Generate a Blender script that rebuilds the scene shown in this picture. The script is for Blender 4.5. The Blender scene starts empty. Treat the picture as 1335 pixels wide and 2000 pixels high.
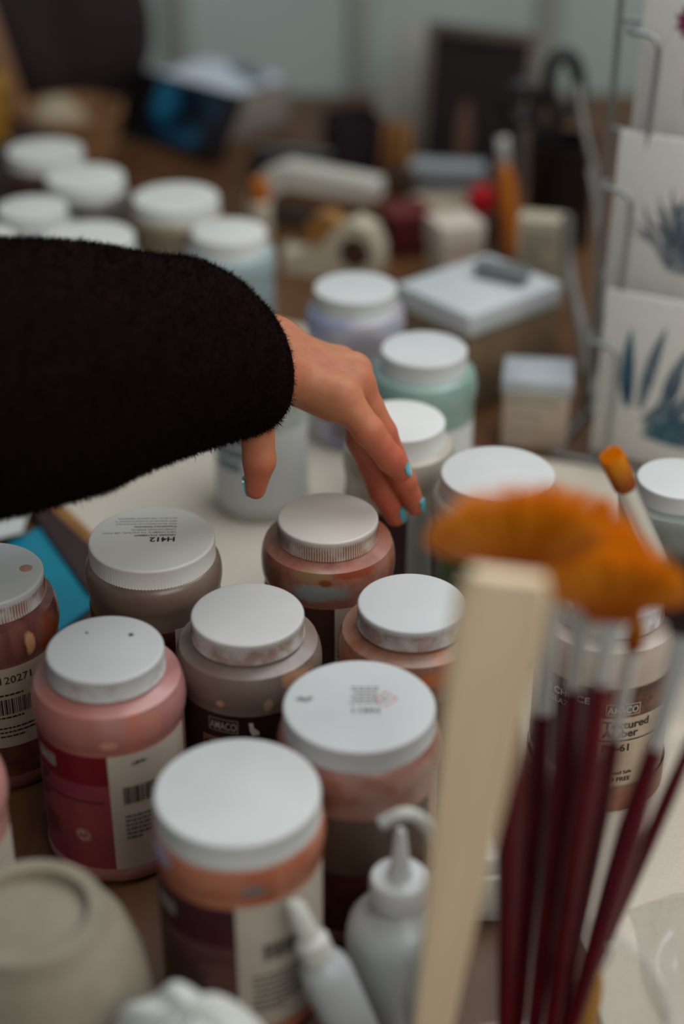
import bpy, bmesh, math, random
import numpy as np
from mathutils import Vector, Matrix, Euler
random.seed(7); rng = np.random.default_rng(7)
S = bpy.context.scene
COL = S.collection
R = math.radians
# ------------------------------------------------------------------ camera, world, lights, exposure
CAM_H, PITCH, FPX = 0.69, 30.5, 3200.0
cam = bpy.data.cameras.new('camera'); camo = bpy.data.objects.new('camera', cam); COL.objects.link(camo)
camo.location = (0, 0, CAM_H); camo.rotation_euler = (R(90 - PITCH), 0, 0)
cam.sensor_fit = 'VERTICAL'; cam.sensor_height = 36; cam.lens = FPX / 2000 * 36
cam.dof.use_dof = True; cam.dof.focus_distance = 1.03; cam.dof.aperture_fstop = 2.0
cam.clip_start = 0.02
S.camera = camo
w = bpy.data.worlds.new('world'); S.world = w; w.use_nodes = True
w.node_tree.nodes['Background'].inputs[0].default_value = (0.86, 0.93, 1.0, 1)
w.node_tree.nodes['Background'].inputs[1].default_value = 0.17
def area(name, loc, target, sx, sy, energy, col):
    l = bpy.data.lights.new(name, 'AREA'); l.shape = 'RECTANGLE'; l.size = sx; l.size_y = sy
    l.energy = energy; l.color = col
    o = bpy.data.objects.new(name, l); COL.objects.link(o); o.location = loc
    o.rotation_euler = (Vector(target) - Vector(loc)).to_track_quat('-Z', 'Y').to_euler()
    return o
area('window_light', (0.75, -0.40, 1.40), (0.05, 0.9, 0.1), 1.2, 1.0, 14.5, (1.0, 0.96, 0.90))
area('ceiling_light', (0.50, 1.30, 1.42), (0.0, 0.95, 0), 1.3, 1.1, 17.0, (0.93, 0.97, 1.0))
S.view_settings.view_transform = 'Standard'; S.view_settings.look = 'None'
S.view_settings.exposure = 0.0; S.view_settings.gamma = 1.0; S.view_settings.use_curve_mapping = False
S.cycles.use_denoising = True
S.cycles.max_bounces = 10; S.cycles.transparent_max_bounces = 16

# ------------------------------------------------------------------ where things stand: sight lines onto the desk
def _dir(px, py):
    a = (px - 667.5) / FPX; b = (1000 - py) / FPX; t = R(PITCH)
    return Vector((a, math.cos(t) + b * math.sin(t), -math.sin(t) + b * math.cos(t)))
def on(px, py, z=0.0):
    d = _dir(px, py); k = (z - CAM_H) / d.z
    return Vector((0, 0, CAM_H)) + d * k
def atY(px, py, Y):
    d = _dir(px, py); return Vector((0, 0, CAM_H)) + d * (Y / d.y)
def depth(px, py, z): 
    d = _dir(px, py); return (z - CAM_H) / d.z

# ------------------------------------------------------------------ materials
def lin(c):
    return tuple((v / 255 / 12.92 if v / 255 <= 0.04045 else ((v / 255 + 0.055) / 1.055) ** 2.4) for v in c) + (1,)
MATS = {}
def mat(name, rgb, rough=0.5, metal=0.0, sss=0.0, spec=0.5, trans=0.0, sheen=0.0, coat=0.0):
    if name in MATS: return MATS[name]
    m = bpy.data.materials.new(name); m.use_nodes = True; b = m.node_tree.nodes['Principled BSDF']
    b.inputs['Base Color'].default_value = lin(rgb); b.inputs['Roughness'].default_value = rough
    b.inputs['Metallic'].default_value = metal; b.inputs['Specular IOR Level'].default_value = spec
    if sss:
        b.inputs['Subsurface Weight'].default_value = sss; b.inputs['Subsurface Radius'].default_value = (1, .4, .25)
        b.inputs['Subsurface Scale'].default_value = 0.006
    if trans: b.inputs['Transmission Weight'].default_value = trans
    if sheen: b.inputs['Sheen Weight'].default_value = sheen
    if coat: b.inputs['Coat Weight'].default_value = coat; b.inputs['Coat Roughness'].default_value = 0.15
    MATS[name] = m; return m
class NT:
    def __init__(s, m): s.m = m; s.n = m.node_tree.nodes; s.l = m.node_tree.links; s.b = s.n['Principled BSDF']; s.tc = s.n.new('ShaderNodeTexCoord')
    def noise(s, scale, detail=3, rough=.55, off=(0, 0, 0), stretch=(1, 1, 1), dist=0.0):
        mp = s.n.new('ShaderNodeMapping'); mp.inputs['Location'].default_value = off; mp.inputs['Scale'].default_value = stretch
        s.l.new(s.tc.outputs['Object'], mp.inputs[0])
        t = s.n.new('ShaderNodeTexNoise'); t.inputs['Scale'].default_value = scale; t.inputs['Detail'].default_value = detail
        t.inputs['Roughness'].default_value = rough; t.inputs['Distortion'].default_value = dist
        s.l.new(mp.outputs[0], t.inputs['Vector']); return t.outputs['Fac']
    def ramp(s, fac, stops):
        r = s.n.new('ShaderNodeValToRGB'); e = r.color_ramp.elements
        while len(e) < len(stops): e.new(0.5)
        for el, (p, c) in zip(e, stops): el.position = p; el.color = c if len(c) == 4 else lin(c)
        s.l.new(fac, r.inputs[0]); return r.outputs[0]
    def mix(s, fac, a, b):
        x = s.n.new('ShaderNodeMix'); x.data_type = 'RGBA'
        for i, v in ((0, fac), (6, a), (7, b)):
            if isinstance(v, (int, float)): x.inputs[i].default_value = v
            elif isinstance(v, tuple): x.inputs[i].default_value = v
            else: s.l.new(v, x.inputs[i])
        return x.outputs[2]
    def math(s, op, a, b=0.5):
        x = s.n.new('ShaderNodeMath'); x.operation = op; x.use_clamp = True
        for i, v in ((0, a), (1, b)):
            if isinstance(v, (int, float)): x.inputs[i].default_value = v
            else: s.l.new(v, x.inputs[i])
        return x.outputs[0]
    def z(s, lo, hi):
        sp = s.n.new('ShaderNodeSeparateXYZ'); s.l.new(s.tc.outputs['Object'], sp.inputs[0])
        mr = s.n.new('ShaderNodeMapRange'); mr.inputs[1].default_value = lo; mr.inputs[2].default_value = hi
        s.l.new(sp.outputs[2], mr.inputs[0]); return mr.outputs[0]
    def color(s, o): s.l.new(o, s.b.inputs['Base Color'])
    def bump(s, fac, strength=.3, dist=.001):
        b = s.n.new('ShaderNodeBump'); b.inputs['Strength'].default_value = strength; b.inputs['Distance'].default_value = dist
        s.l.new(fac, b.inputs['Height']); s.l.new(b.outputs[0], s.b.inputs['Normal'])
BW = (0, 0, 0, 1); WH = (1, 1, 1, 1)
_ls = [0]
def lid_mat(stain=0.0, top=0.0, base=(206, 208, 206), col=(132, 68, 26)):
    """white plastic cap; glaze stains sit on the ribbed side (z<0.0115) and, sparser, on the top"""
    _ls[0] += 1
    m = mat('cap_plastic_%d' % _ls[0], base, .42, sss=.08); t = NT(m)
    n1 = t.noise(70, 5, .65, (_ls[0] * 3.1, 0, 0)); n2 = t.noise(28, 3, .5, (0, _ls[0] * 2.3, 0))
    side = t.ramp(t.z(.0100, .0122), [(0, WH), (1, BW)])
    a = t.ramp(t.math('ADD', t.math('MULTIPLY', n1, .5), t.math('MULTIPLY', n2, .5)), [(.60 - .26 * stain, BW), (.68 - .18 * stain, WH)])
    msk = t.math('MULTIPLY', a, side)
    sp = t.n.new('ShaderNodeSeparateXYZ'); t.l.new(t.tc.outputs['Object'], sp.inputs[0])
    an = t.n.new('ShaderNodeMath'); an.operation = 'ARCTAN2'; t.l.new(sp.outputs[0], an.inputs[0]); t.l.new(sp.outputs[1], an.inputs[1])
    sn = t.n.new('ShaderNodeMath'); sn.operation = 'MULTIPLY'; sn.inputs[1].default_value = 120; t.l.new(an.outputs[0], sn.inputs[0])
    co = t.n.new('ShaderNodeMath'); co.operation = 'COSINE'; t.l.new(sn.outputs[0], co.inputs[0])
    stripe = t.ramp(t.math('MULTIPLY_ADD', co.outputs[0], .5), [(.35, BW), (.75, WH)]) if False else t.ramp(co.outputs[0], [(.0, (.4, .4, .4, 1)), (.5, WH)])
    fac = t.math('MULTIPLY', t.math('MULTIPLY', msk, stripe), min(1, stain * 2.2))
    b = t.ramp(t.math('ADD', t.math('MULTIPLY', n1, .35), t.math('MULTIPLY', n2, .65)), [(.655 - .14 * top, BW), (.69 - .14 * top, WH)])
    fac = t.math('ADD', fac, t.math('MULTIPLY', b, min(1, top)))
    soft = t.ramp(t.noise(12, 2, .5, (5, 0, _ls[0])), [(.35, base), (.75, tuple(int(v * .93) for v in base))])
    t.color(t.mix(fac, soft, lin(col)))
    return m
def glaze_mat(cols, scale=22, rough=.34, pos=None, seed=0, streak=None, patches=()):
    """translucent jar wall with the glaze behind and smeared on it: mottled colours"""
    _ls[0] += 1
    m = mat('jar_wall_%d' % _ls[0], cols[0], rough, coat=.25); t = NT(m)
    n = t.noise(scale, 4, .6, (seed * 1.7 + _ls[0], seed, 0), (1, 1, .7), .6)
    k = len(cols)
    pos = pos or [.38 + .24 * i / max(1, k - 1) for i in range(k)]
    c = t.ramp(n, [(p, c) for p, c in zip(pos, cols)])
    if streak:
        s_ = t.ramp(t.noise(46, 3, .6, (0, 0, _ls[0] * 2), (1, 1, .45)), [(.60, BW), (.68, WH)])
        c = t.mix(t.math('MULTIPLY', s_, .8), c, lin(streak))
    for (a_, z_, rw, rh, pc) in patches:      # dried splashes: angle round the jar, height, half width, half height
        mp = t.n.new('ShaderNodeMapping'); mp.vector_type = 'POINT'
        x_, y_ = .0445 * math.sin(R(a_)), -.0445 * math.cos(R(a_))
        mp.inputs['Location'].default_value = (-x_ / rw, -y_ / rw, -z_ / rh); mp.inputs['Scale'].default_value = (1 / rw, 1 / rw, 1 / rh)
        t.l.new(t.tc.outputs['Object'], mp.inputs[0])
        vl = t.n.new('ShaderNodeVectorMath'); vl.operation = 'LENGTH'; t.l.new(mp.outputs[0], vl.inputs[0])
        nz = t.noise(75, 4, .65, (a_, z_ * 9, 0))
        ad = t.n.new('ShaderNodeMath'); ad.operation = 'MULTIPLY_ADD'; t.l.new(nz, ad.inputs[0]); ad.inputs[1].default_value = 1.5; t.l.new(vl.outputs['Value'], ad.inputs[2])
        sc_ = t.n.new('ShaderNodeMath'); sc_.operation = 'MULTIPLY'; t.l.new(ad.outputs[0], sc_.inputs[0]); sc_.inputs[1].default_value = .5
        c = t.mix(t.ramp(sc_.outputs[0], [(.70, WH), (.90, BW)]), c, lin(pc))
    t.color(c); return m
def noisy(name, c1, c2, scale, rough=.6, stretch=(1, 1, 1), bump=0, lo=.35, hi=.65, **k):
    if name in MATS: return MATS[name]
    m = mat(name, c1, rough, **k); t = NT(m); n = t.noise(scale, 5, .6, (0, 0, 0), stretch)
    t.color(t.ramp(n, [(lo, c1), (hi, c2)]))
    if bump: t.bump(n, bump)
    return m

# ------------------------------------------------------------------ mesh helpers
class MB:
    def __init__(s): s.v = []; s.f = []
    def add(s, vs, fs, M=None):
        o = len(s.v)
        s.v += [tuple(M @ Vector(p)) if M else tuple(p) for p in vs]; s.f += [tuple(i + o for i in f) for f in fs]; return s
    def box(s, c, d, M=None, bev=None):
        bm = bmesh.new(); bmesh.ops.create_cube(bm, size=1)
        for v in bm.verts: v.co = Vector((v.co.x * d[0] + c[0], v.co.y * d[1] + c[1], v.co.z * d[2] + c[2]))
        if bev is None: bev = min(d) * .12
        if bev: bmesh.ops.bevel(bm, geom=list(bm.edges), offset=bev, segments=2, affect='EDGES', profile=.5)
        bm.verts.index_update()
        s.add([v.co.copy() for v in bm.verts], [[v.index for v in f.verts] for f in bm.faces], M); bm.free(); return s
    def lathe(s, prof, n=64, c=(0, 0, 0), M=None, rad=None):
        vs, fs = [], []
        for k, (r, z) in enumerate(prof):
            for i in range(n):
                a = 2 * math.pi * i / n; rr = r * (rad(k, i) if rad else 1)
                vs.append((c[0] + rr * math.sin(a), c[1] - rr * math.cos(a), c[2] + z))
        for k in range(len(prof) - 1):
            for i in range(n):
                j = (i + 1) % n; fs.append((k * n + i, k * n + j, (k + 1) * n + j, (k + 1) * n + i))
        if prof[0][0] > 1e-6: fs.append(tuple(reversed(range(n))))
        if prof[-1][0] > 1e-6: fs.append(tuple(range((len(prof) - 1) * n, len(prof) * n)))
        return s.add(vs, fs, M)
    def tube(s, pts, rad, n=10, cap=True, flat=None):
        P = [Vector(p) for p in pts]; m = len(P)
        if not hasattr(rad, '__len__'): rad = [rad] * m
        up = None; vs, fs = [], []
        for k in range(m):
            t = (P[min(k + 1, m - 1)] - P[max(k - 1, 0)]).normalized()
            if up is None:
                up = Vector((0, 0, 1)) if abs(t.z) < .9 else Vector((1, 0, 0))
                if flat is not None: up = Vector(flat)
            u = (up - t * up.dot(t)).normalized(); x = t.cross(u); up = u
            for i in range(n):
                a = 2 * math.pi * i / n
                vs.append(P[k] + (u * math.cos(a) + x * math.sin(a)) * rad[k])
        for k in range(m - 1):
            for i in range(n):
                j = (i + 1) % n; fs.append((k * n + i, k * n + j, (k + 1) * n + j, (k + 1) * n + i))
        if cap: fs.append(tuple(reversed(range(n)))); fs.append(tuple(range((m - 1) * n, m * n)))
        return s.add(vs, fs)
    def prism(s, poly, z0, z1, M=None):
        n = len(poly); vs = [(x, y, z0) for x, y in poly] + [(x, y, z1) for x, y in poly]
        fs = [tuple(reversed(range(n))), tuple(range(n, 2 * n))] + [(i, (i + 1) % n, n + (i + 1) % n, n + i) for i in range(n)]
        return s.add(vs, fs, M)
    def build(s, name, m, parent=None, smooth=35):
        me = bpy.data.meshes.new(name); me.from_pydata(s.v, [], s.f); me.update()
        bm = bmesh.new(); bm.from_mesh(me); bmesh.ops.recalc_face_normals(bm, faces=bm.faces); bm.to_mesh(me); bm.free()
        return link(name, me, m, parent, smooth)
def link(name, me, m, parent=None, smooth=35):
    if smooth:
        me.polygons.foreach_set('use_smooth', [True] * len(me.polygons))
        try: me.set_sharp_from_angle(angle=R(smooth))
        except Exception: pass
    o = bpy.data.objects.new(name, me); COL.objects.link(o)
    if m: me.materials.append(m)
    if parent: o.parent = parent
    return o
def tag(o, label, cat, group=None, kind=None):
    o['label'] = label; o['category'] = cat
    if group: o['group'] = group
    if kind: o['kind'] = kind
    return o
def thing(name, label, cat, loc=(0, 0, 0), rot=(0, 0, 0), group=None):
    o = bpy.data.objects.new(name, None); COL.objects.link(o); o.empty_display_size = .02
    o.location = loc; o.rotation_euler = rot; return tag(o, label, cat, group)
def struct(o): o['kind'] = 'structure'; return o
def spline(pts, n=8):
    P = [Vector(p) for p in pts]; P = [2 * P[0] - P[1]] + P + [2 * P[-1] - P[-2]]; out = []
    for i in range(1, len(P) - 2):
        for k in range(n):
            t = k / n; a, b, c, d = P[i - 1:i + 3]
            out.append(.5 * ((2 * b) + (c - a) * t + (2 * a - 5 * b + 4 * c - d) * t * t + (3 * b - a - 3 * c + d) * t ** 3))
    return out + [P[-2]]
def text_mesh(body, size, bold=0.0, align='LEFT', space=1.0, line=1.0):
    c = bpy.data.curves.new('lettering', 'FONT'); c.body = body; c.size = size; c.align_x = align; c.offset = bold * size
    c.space_character = space; c.space_line = line; c.resolution_u = 4
    o = bpy.data.objects.new('lettering', c); COL.objects.link(o)
    dg = bpy.context.evaluated_depsgraph_get(); me = bpy.data.meshes.new_from_object(o.evaluated_get(dg))
    vs = [tuple(v.co) for v in me.vertices]; fs = [tuple(p.vertices) for p in me.polygons]
    bpy.data.objects.remove(o); bpy.data.curves.remove(c); bpy.data.meshes.remove(me)
    return vs, fs
def bend(vs, r, a, z):            # flat (x, y) wrapped on a jar wall of radius r round angle a (0 = towards the viewer's side)
    return [(r * math.sin(a + x / r), -r * math.cos(a + x / r), z + y) for x, y, _ in vs]
class Print(MB):                  # ink on a jar's label
    def text(s, body, r, a, z, size, xs=1.0, **k):
        vs, fs = text_mesh(body, size, **k); vs = [(x * xs, y, q_) for x, y, q_ in vs]; return s.add(bend(vs, r, R(a), z), fs)
    def bar(s, r, a, z, w, h):    # w metres wide starting at angle a
        n = max(1, int(w / .003)); vs = []
        for i in range(n + 1): vs += [(w * i / n, 0, 0), (w * i / n, h, 0)]
        return s.add(bend(vs, r, R(a), z), [(2 * i, 2 * i + 2, 2 * i + 3, 2 * i + 1) for i in range(n)])
    def frame(s, r, a, z, w, h, t):
        s.bar(r, a, z, w, t); s.bar(r, a, z + h - t, w, t); s.bar(r, a, z, t, h)
        return s.bar(r, a + math.degrees((w - t) / r), z, t, h)
    def lines(s, r, a, z, w, n, pitch, h, seed=1):
        q = random.Random(seed)
        for i in range(n):
            x = 0; ww = w * (1 if i < n - 1 else .6) * q.uniform(.82, 1)
            while x < ww:
                l = min(q.uniform(.0016, .004), ww - x); s.bar(r, a + math.degrees(x / r), z - i * pitch, l, h); x += l + .0006
        return s
    def barcode(s, r, a, z, w, h, seed=3):
        q = random.Random(seed); x = 0
        while x < w:
            b = q.choice([.0004, .0004, .0007, .001]); s.bar(r, a + math.degrees(x / r), z, b, h); x += b + q.choice([.0004, .0006, .0009])
        return s
    def ring(s, r, a, z, rad, t, n=28):
        vs = []
        for i in range(n):
            c, d = math.cos(2 * math.pi * i / n), math.sin(2 * math.pi * i / n); vs += [(rad * c, rad * d, 0), ((rad - t) * c, (rad - t) * d, 0)]
        return s.add(bend(vs, r, R(a), z), [(2 * i, (2 * i + 2) % (2 * n), (2 * i + 3) % (2 * n), 2 * i + 1) for i in range(n)])
    def disc(s, r, a, z, rad, n=24):
        return s.add(bend([(rad * math.cos(2 * math.pi * i / n), rad * math.sin(2 * math.pi * i / n), 0) for i in range(n)], r, R(a), z), [tuple(range(n))])
def patch(name, m, parent, r, a0, a1, z0, z1, bow=0.0, t=.00018):
    """a paper panel on the jar's wall from angle a0 to a1 (degrees)"""
    n = max(2, int((a1 - a0) / 5)); vs = []; b = MB()
    for i in range(n + 1):
        u = i / n; a = R(a0 + (a1 - a0) * u); d = bow * (2 * u - 1) ** 2
        for rr in (r, r + t): vs += [(rr * math.sin(a), -rr * math.cos(a), z0 + d), (rr * math.sin(a), -rr * math.cos(a), z1)]
    fs = []
    for i in range(n):
        o = 4 * i; fs += [(o + 2, o + 6, o + 7, o + 3), (o, o + 1, o + 5, o + 4), (o, o + 4, o + 6, o + 2), (o + 1, o + 3, o + 7, o + 5)]
    fs += [(0, 2, 3, 1), (4 * n, 4 * n + 1, 4 * n + 3, 4 * n + 2)]
    return b.add(vs, fs).build(name, m, parent)

# ------------------------------------------------------------------ the setting
wood = noisy('desk_wood', (108, 68, 33), (76, 46, 22), 9, .5, (1.2, .12, 1), .12)
pale = noisy('pale_sheet', (206, 196, 180), (196, 185, 168), 420, .75, lo=.3, hi=.7, bump=.05)
struct(MB().box((0, 1.6, -.79), (4.4, 4.6, .06), bev=0).build('floor', noisy('floor_boards', (92, 80, 70), (70, 60, 52), 4, .6), smooth=0))
wallm = noisy('wall_paint', (176, 190, 184), (160, 172, 166), 1.2, .8)
struct(MB().box((0, 2.43, .42), (4.4, .06, 2.4), bev=0).build('wall_back', wallm, smooth=0))
for i, x in enumerate((-.62, -.235, .03, .30, .62)):
    struct(MB().box((x, 2.393, .44), (.035, .016, 2.3), bev=.004).build('trim_%d' % (i + 1), noisy('wall_trim', (158, 162, 152), (146, 148, 138), 3, .7)))
desk = thing('work_desk', 'long brown wooden work desk that carries all the jars and tools', 'desk', (0, 1.35, -.76))
MB().box((0, 0, .7425), (2.2, 2.06, .035), bev=.004).build('desk_top', wood, desk)
for x in (-1, 1):
    for y in (-.96, .96): MB().box((x, y, .3625), (.07, .07, .725), bev=.006).build('leg', wood, desk)
TZ = .0008
sheet = MB().prism([(-.2066, 1.123), (-.34, 1.30), (-.20, 1.62), (.06, 1.50), (.10, 1.285), (.42, 1.185), (.9, 1.10), (.9, .36), (.155, .36), (.135, .74), (0, .80), (-.10, .98)][::-1], 0, .0006).build('paper_sheet', pale, smooth=0)
tag(sheet, 'thin pale beige sheet covering the desk under the middle jars', 'sheet')

# ------------------------------------------------------------------ the jars
NARROW = [(0, 0), (.90, 0), (.965, .003), (.985, .009), (.965, .013), (.958, .016), (.958, .0955), (.963, .098), (.988, .1015), (1.0, .1065), (.997, .1115), (.978, .1165), (.94, .121), (.88, .1247), (.81, .127), (.75, .1285), (.735, .129), (.735, .136), (0, .136)]
SQUAT = [(0, 0), (.90, 0), (.965, .003), (.985, .009), (.965, .013), (.958, .016), (.958, .096), (.962, .098), (.985, .101), (1.0, .106), (1.0, .112), (.985, .118), (.95, .1225), (.88, .126), (.78, .1285), (.735, .129), (.735, .136), (0, .136)]
WIDE = [(0, 0), (.92, 0), (.965, .003), (.985, .009), (.965, .013), (.962, .016), (.962, .098), (.966, .1), (.966, .1055), (.985, .108), (1.0, .1125), (.997, .118), (.975, .1225), (.93, .1255), (.88, .127), (.88, .136), (0, .136)]
GROUP = 'white-capped jars on the desk'
def lid_builder(parent, r, h, top, m, ribs=True):
    n = 240 if ribs else 72
    prof = [(0, 0), (r * .985, 0), (r * 1.0, .0004), (r * 1.0, .0016), (r * .992, .0022), (r * .992, h - .0022), (r * .988, h - .0010), (r * .972, h - .0002), (r * .94, h), (0, h)]
    f = (lambda k, i: 1.0 + (-.014 if (k in (4, 5) and i % 2) else 0)) if ribs else None
    lid = MB().lathe(prof, n, rad=f).build('lid', m, parent, 50); lid.location = (0, 0, top - h); return lid
def jar(px, py, lidpx, label, prof, bodycols, stain=.15, top=.0, H=.14, bodyr=.0445, lidh=.0135, ribs=True, base=None, **g):
    p = on(px, py, H); d = depth(px, py, H)
    r = lidpx / 2 / FPX * d
    base = base or (206, 208, 206)
    t = thing('glaze_jar', label, 'jar', (p.x, p.y, TZ), group=GROUP)
    k = H / .14; sc = r / bodyr / .765
    pr = []
    for a, z in prof: pr.append((a * bodyr, z * k if z < .12 else H - (.14 - z)))
    top_r = r * .93
    q = []
    for a, z in pr:
        if z > H - .0165 and a > 0: a = min(a, max(top_r, .6 * bodyr) if a < .9 * bodyr else a)
        q.append((a, z))
    MB().lathe(q, 96).build('body', glaze_mat(bodycols, **g), t, 40)
    t_l = lid_builder(t, r, lidh, H, lid_mat(stain, top, base), ribs)
    return t, t_l, (.9685 if prof is WIDE else .9645) * bodyr
paper = noisy('label_paper', (196, 188, 172), (186, 176, 160), 30, .6)
ink = mat('black_ink', (24, 18, 18), .5); wink = mat('white_ink', (205, 200, 190), .5)
def lab(name, c1, c2=None, scale=14): return noisy(name, c1, c2 or c1, scale, .45)
def badge(parent, r, a, z, w=.0165, h=.0062, fill=None, m=wink):
    """the rounded makers' plate: outlined box with five capitals"""
    if fill: patch('badge_plate', fill, parent, r, a, a + math.degrees(w / r), z, z + h, t=.0001)
    pr = Print(); rr = r + .0003
    pr.frame(rr, a, z, w, h, .0004)
    pr.text('AMACO', rr, a + math.degrees(w / 2 / rr), z + h * .19, h * .84, xs=.94 * w / (h * .84 * 3.75), bold=.012, align='CENTER', space=1.0)
    return pr.build('lettering', m, parent, 0)

# --- jars in focus and in front
# (1) big cap with the hazard text
t, l, r = jar(296, 1052, 249, 'taupe jar whose wide cap is printed upside down with H412', WIDE, [(112, 92, 80), (132, 112, 98)], .04, .02, scale=8, lidh=.0175, base=(232, 230, 222))
lb = patch('label', lab('dark_brown_label', (66, 32, 26), (92, 48, 34), 60), t, r, -95, 22, .012, .094)
patch('side_panel', paper, lb, r, 22, 75, .012, .0955)
pr = Print(); pr.text("POTTER'S CHOICE", r + .0006, -60, .086, .0052, bold=.01, align='RIGHT'); pr.build('lettering', wink, lb, 0)
pm = MB(); Mt = Matrix.Translation((.0, -.0065, .01755)) @ Matrix.Rotation(R(182), 4, 'Z')
vs, fs = text_mesh('H412', .0074, .035); pm.add(vs, fs, Mt @ Matrix.Translation((-.0155, -.0065, 0)))
vs, fs = text_mesh('HAZARD STATEMENT:', .0027, .03); pm.add(vs, fs, Mt @ Matrix.Translation((-.0155, -.0102, 0)) )
for i, s_ in enumerate(['H412 HARMFUL TO AQUATIC LIFE WITH', 'LONG LASTING EFFECTS.', 'Precautionary Statements:', 'P273 Avoid release into environment.', 'P501 Dispose of contents/container in', 'accordance with national regulations.']):
    vs, fs = text_mesh(s_, .0026, .03 if i == 2 else .004); pm.add(vs, fs, Mt @ Matrix.Translation((-.0155, -.0137 - .0035 * i, 0)))
pm.build('lettering', ink, l, 0)
# (2) stained ribbed cap under the hand
t, l, r = jar(640, 1012, 199, 'pinkish brown jar with a stained ribbed cap right under the fingers', SQUAT, [(118, 66, 50), (150, 96, 78), (164, 110, 94), (140, 84, 62)], .95, .12, base=(216, 208, 198), lidh=.0145, pos=[.3, .42, .55, .7], seed=4, scale=20, patches=[(-6, .109, .024, .0075, (140, 144, 140)), (-16, .120, .016, .004, (150, 120, 84)), (24, .121, .018, .004, (150, 70, 42)), (-2, .1165, .005, .003, (128, 66, 40)), (40, .105, .010, .006, (156, 84, 60))])
lb = patch('label', lab('maroon_brown_label', (70, 38, 32), (84, 48, 40)), t, r, -80, 6, .03, .0955)
patch('side_panel', paper, lb, r, 6, 70, .012, .0955)
pr = Print(); pr.bar(r + .0005, -80, .066, .062, .0006); pr.lines(r + .0005, 8, .062, .02, 4, .004, .0011, 5); pr.build('lettering', ink, lb, 0)
# (3) speckled cap to the right
t, l, r = jar(803, 1178, 213, 'brownish orange jar with rust flecks on its white cap, beside pale wooden blade', NARROW, [(134, 84, 62), (150, 106, 84), (128, 88, 76)], .70, .40, lidh=.0145, streak=(176, 100, 58), seed=9, patches=[(-62, .113, .014, .006, (176, 108, 66)), (10, .112, .016, .005, (180, 100, 52))])
lb = patch('label', lab('plum_label', (70, 40, 42), (82, 48, 46)), t, r, -90, 60, .012, .094)
# (4) grey jar in the middle
t, l, r = jar(483, 1200, 224, 'grey taupe jar with dark plum label in the middle of the front cluster', NARROW, [(112, 94, 86), (134, 118, 108), (122, 104, 92)], .5, .03, lidh=.0145, base=(206, 204, 200), scale=14, patches=[(-20, .104, .0032, .003, (206, 150, 124)), (18, .103, .003, .006, (196, 168, 144)), (46, .116, .012, .006, (176, 134, 104))])
lb = patch('label', lab('dark_plum_label', (44, 16, 20), (52, 20, 24)), t, r, -100, 80, .012, .0952)
badge(lb, r + .0003, -31, .0830, .0185, .0092, m=mat('silver_ink', (168, 156, 146), .5))
b2 = patch('colour_panel', lab('tan_panel', (128, 92, 78), (112, 76, 64), 40), lb, r + .0002, -38, 16, .02, .0775)
pr = Print(); pr.disc(r + .0006, -33, .0715, .0028); pr.build('lettering', ink, lb, 0)
tip = Print()                        # the small pale tongue-shaped mark beside the plate
tip.add(bend([(0, .009, 0), (.0024, .0092, 0), (.003, .0055, 0), (.0062, .0022, 0), (.006, 0, 0), (.002, -.0004, 0), (.0005, .003, 0)], r + .0005, R(2), .0820), [(0, 6, 5, 4, 3, 2, 1)]).build('emblem', wink, lb, 0)
# (5) pink jar
t, l, r = jar(205, 1268, 232, 'rose pink jar with red banded label and two dark specks on its cap', NARROW, [(164, 108, 104), (182, 128, 122), (172, 112, 104)], .35, .0, lidh=.0145, bodyr=.0452, scale=12, H=.142, patches=[(26, .110, .007, .020, (190, 122, 106)), (6, .1055, .006, .004, (206, 150, 122)), (40, .112, .008, .012, (190, 128, 112))])
lb = patch('label', lab('red_label', (112, 14, 28), (120, 18, 30)), t, r, -95, 4, .0755, .0966)
patch('colour_panel', noisy('rose_panel', (150, 70, 66), (132, 54, 70), 26, .45), lb, r, -95, 4, .012, .0755)
patch('side_panel', paper, lb, r, 4, 78, .012, .0966)
badge(lb, r + .0003, -62, .0825, .0165, .0082, fill=mat('grey_plate', (120, 112, 112), .5), m=wink)
pr = Print(); rr = r + .0006
pr.bar(rr, -70, .0630, .053, .0007); pr.lines(rr, -62, .0715, .009, 2, .0045, .0022, 2); pr.lines(rr, -66, .0585, .013, 2, .004, .0016, 4); pr.lines(rr, -64, .0415, .018, 5, .0034, .0011, 5)
pr.text('M', rr, 22, .0885, .004); pr.lines(rr, 25, .0895, .012, 1, .003, .002, 9)
pr.barcode(rr, 14, .0615, .022, .0125, 6); pr.lines(rr, 14, .0515, .02, 6, .0032, .0012, 8); pr.build('lettering', ink, lb, 0)
pr = Print(); pr.disc(rr, -20, .0375, .0052); pr.build('seal', mat('seal_paper', (178, 140, 128), .6), lb, 0)
pr = Print(); pr.ring(rr + .0001, -20, .0375, .0047, .0005); pr.text('AP', rr + .0001, -20, .0355, .0052, bold=.02, align='CENTER'); pr.build('seal_lettering', MATS['rose_panel'], lb, 0)
for x, y, s_ in ((-.0125, .0155, .0011), (.0135, .0135, .0017)):
    MB().lathe([(0, 0), (s_, 0), (s_ * .6, .0003), (0, .0004)], 10, (x, y, .0145)).build('speck', mat('dark_speck', (70, 58, 40), .6), l)
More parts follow.
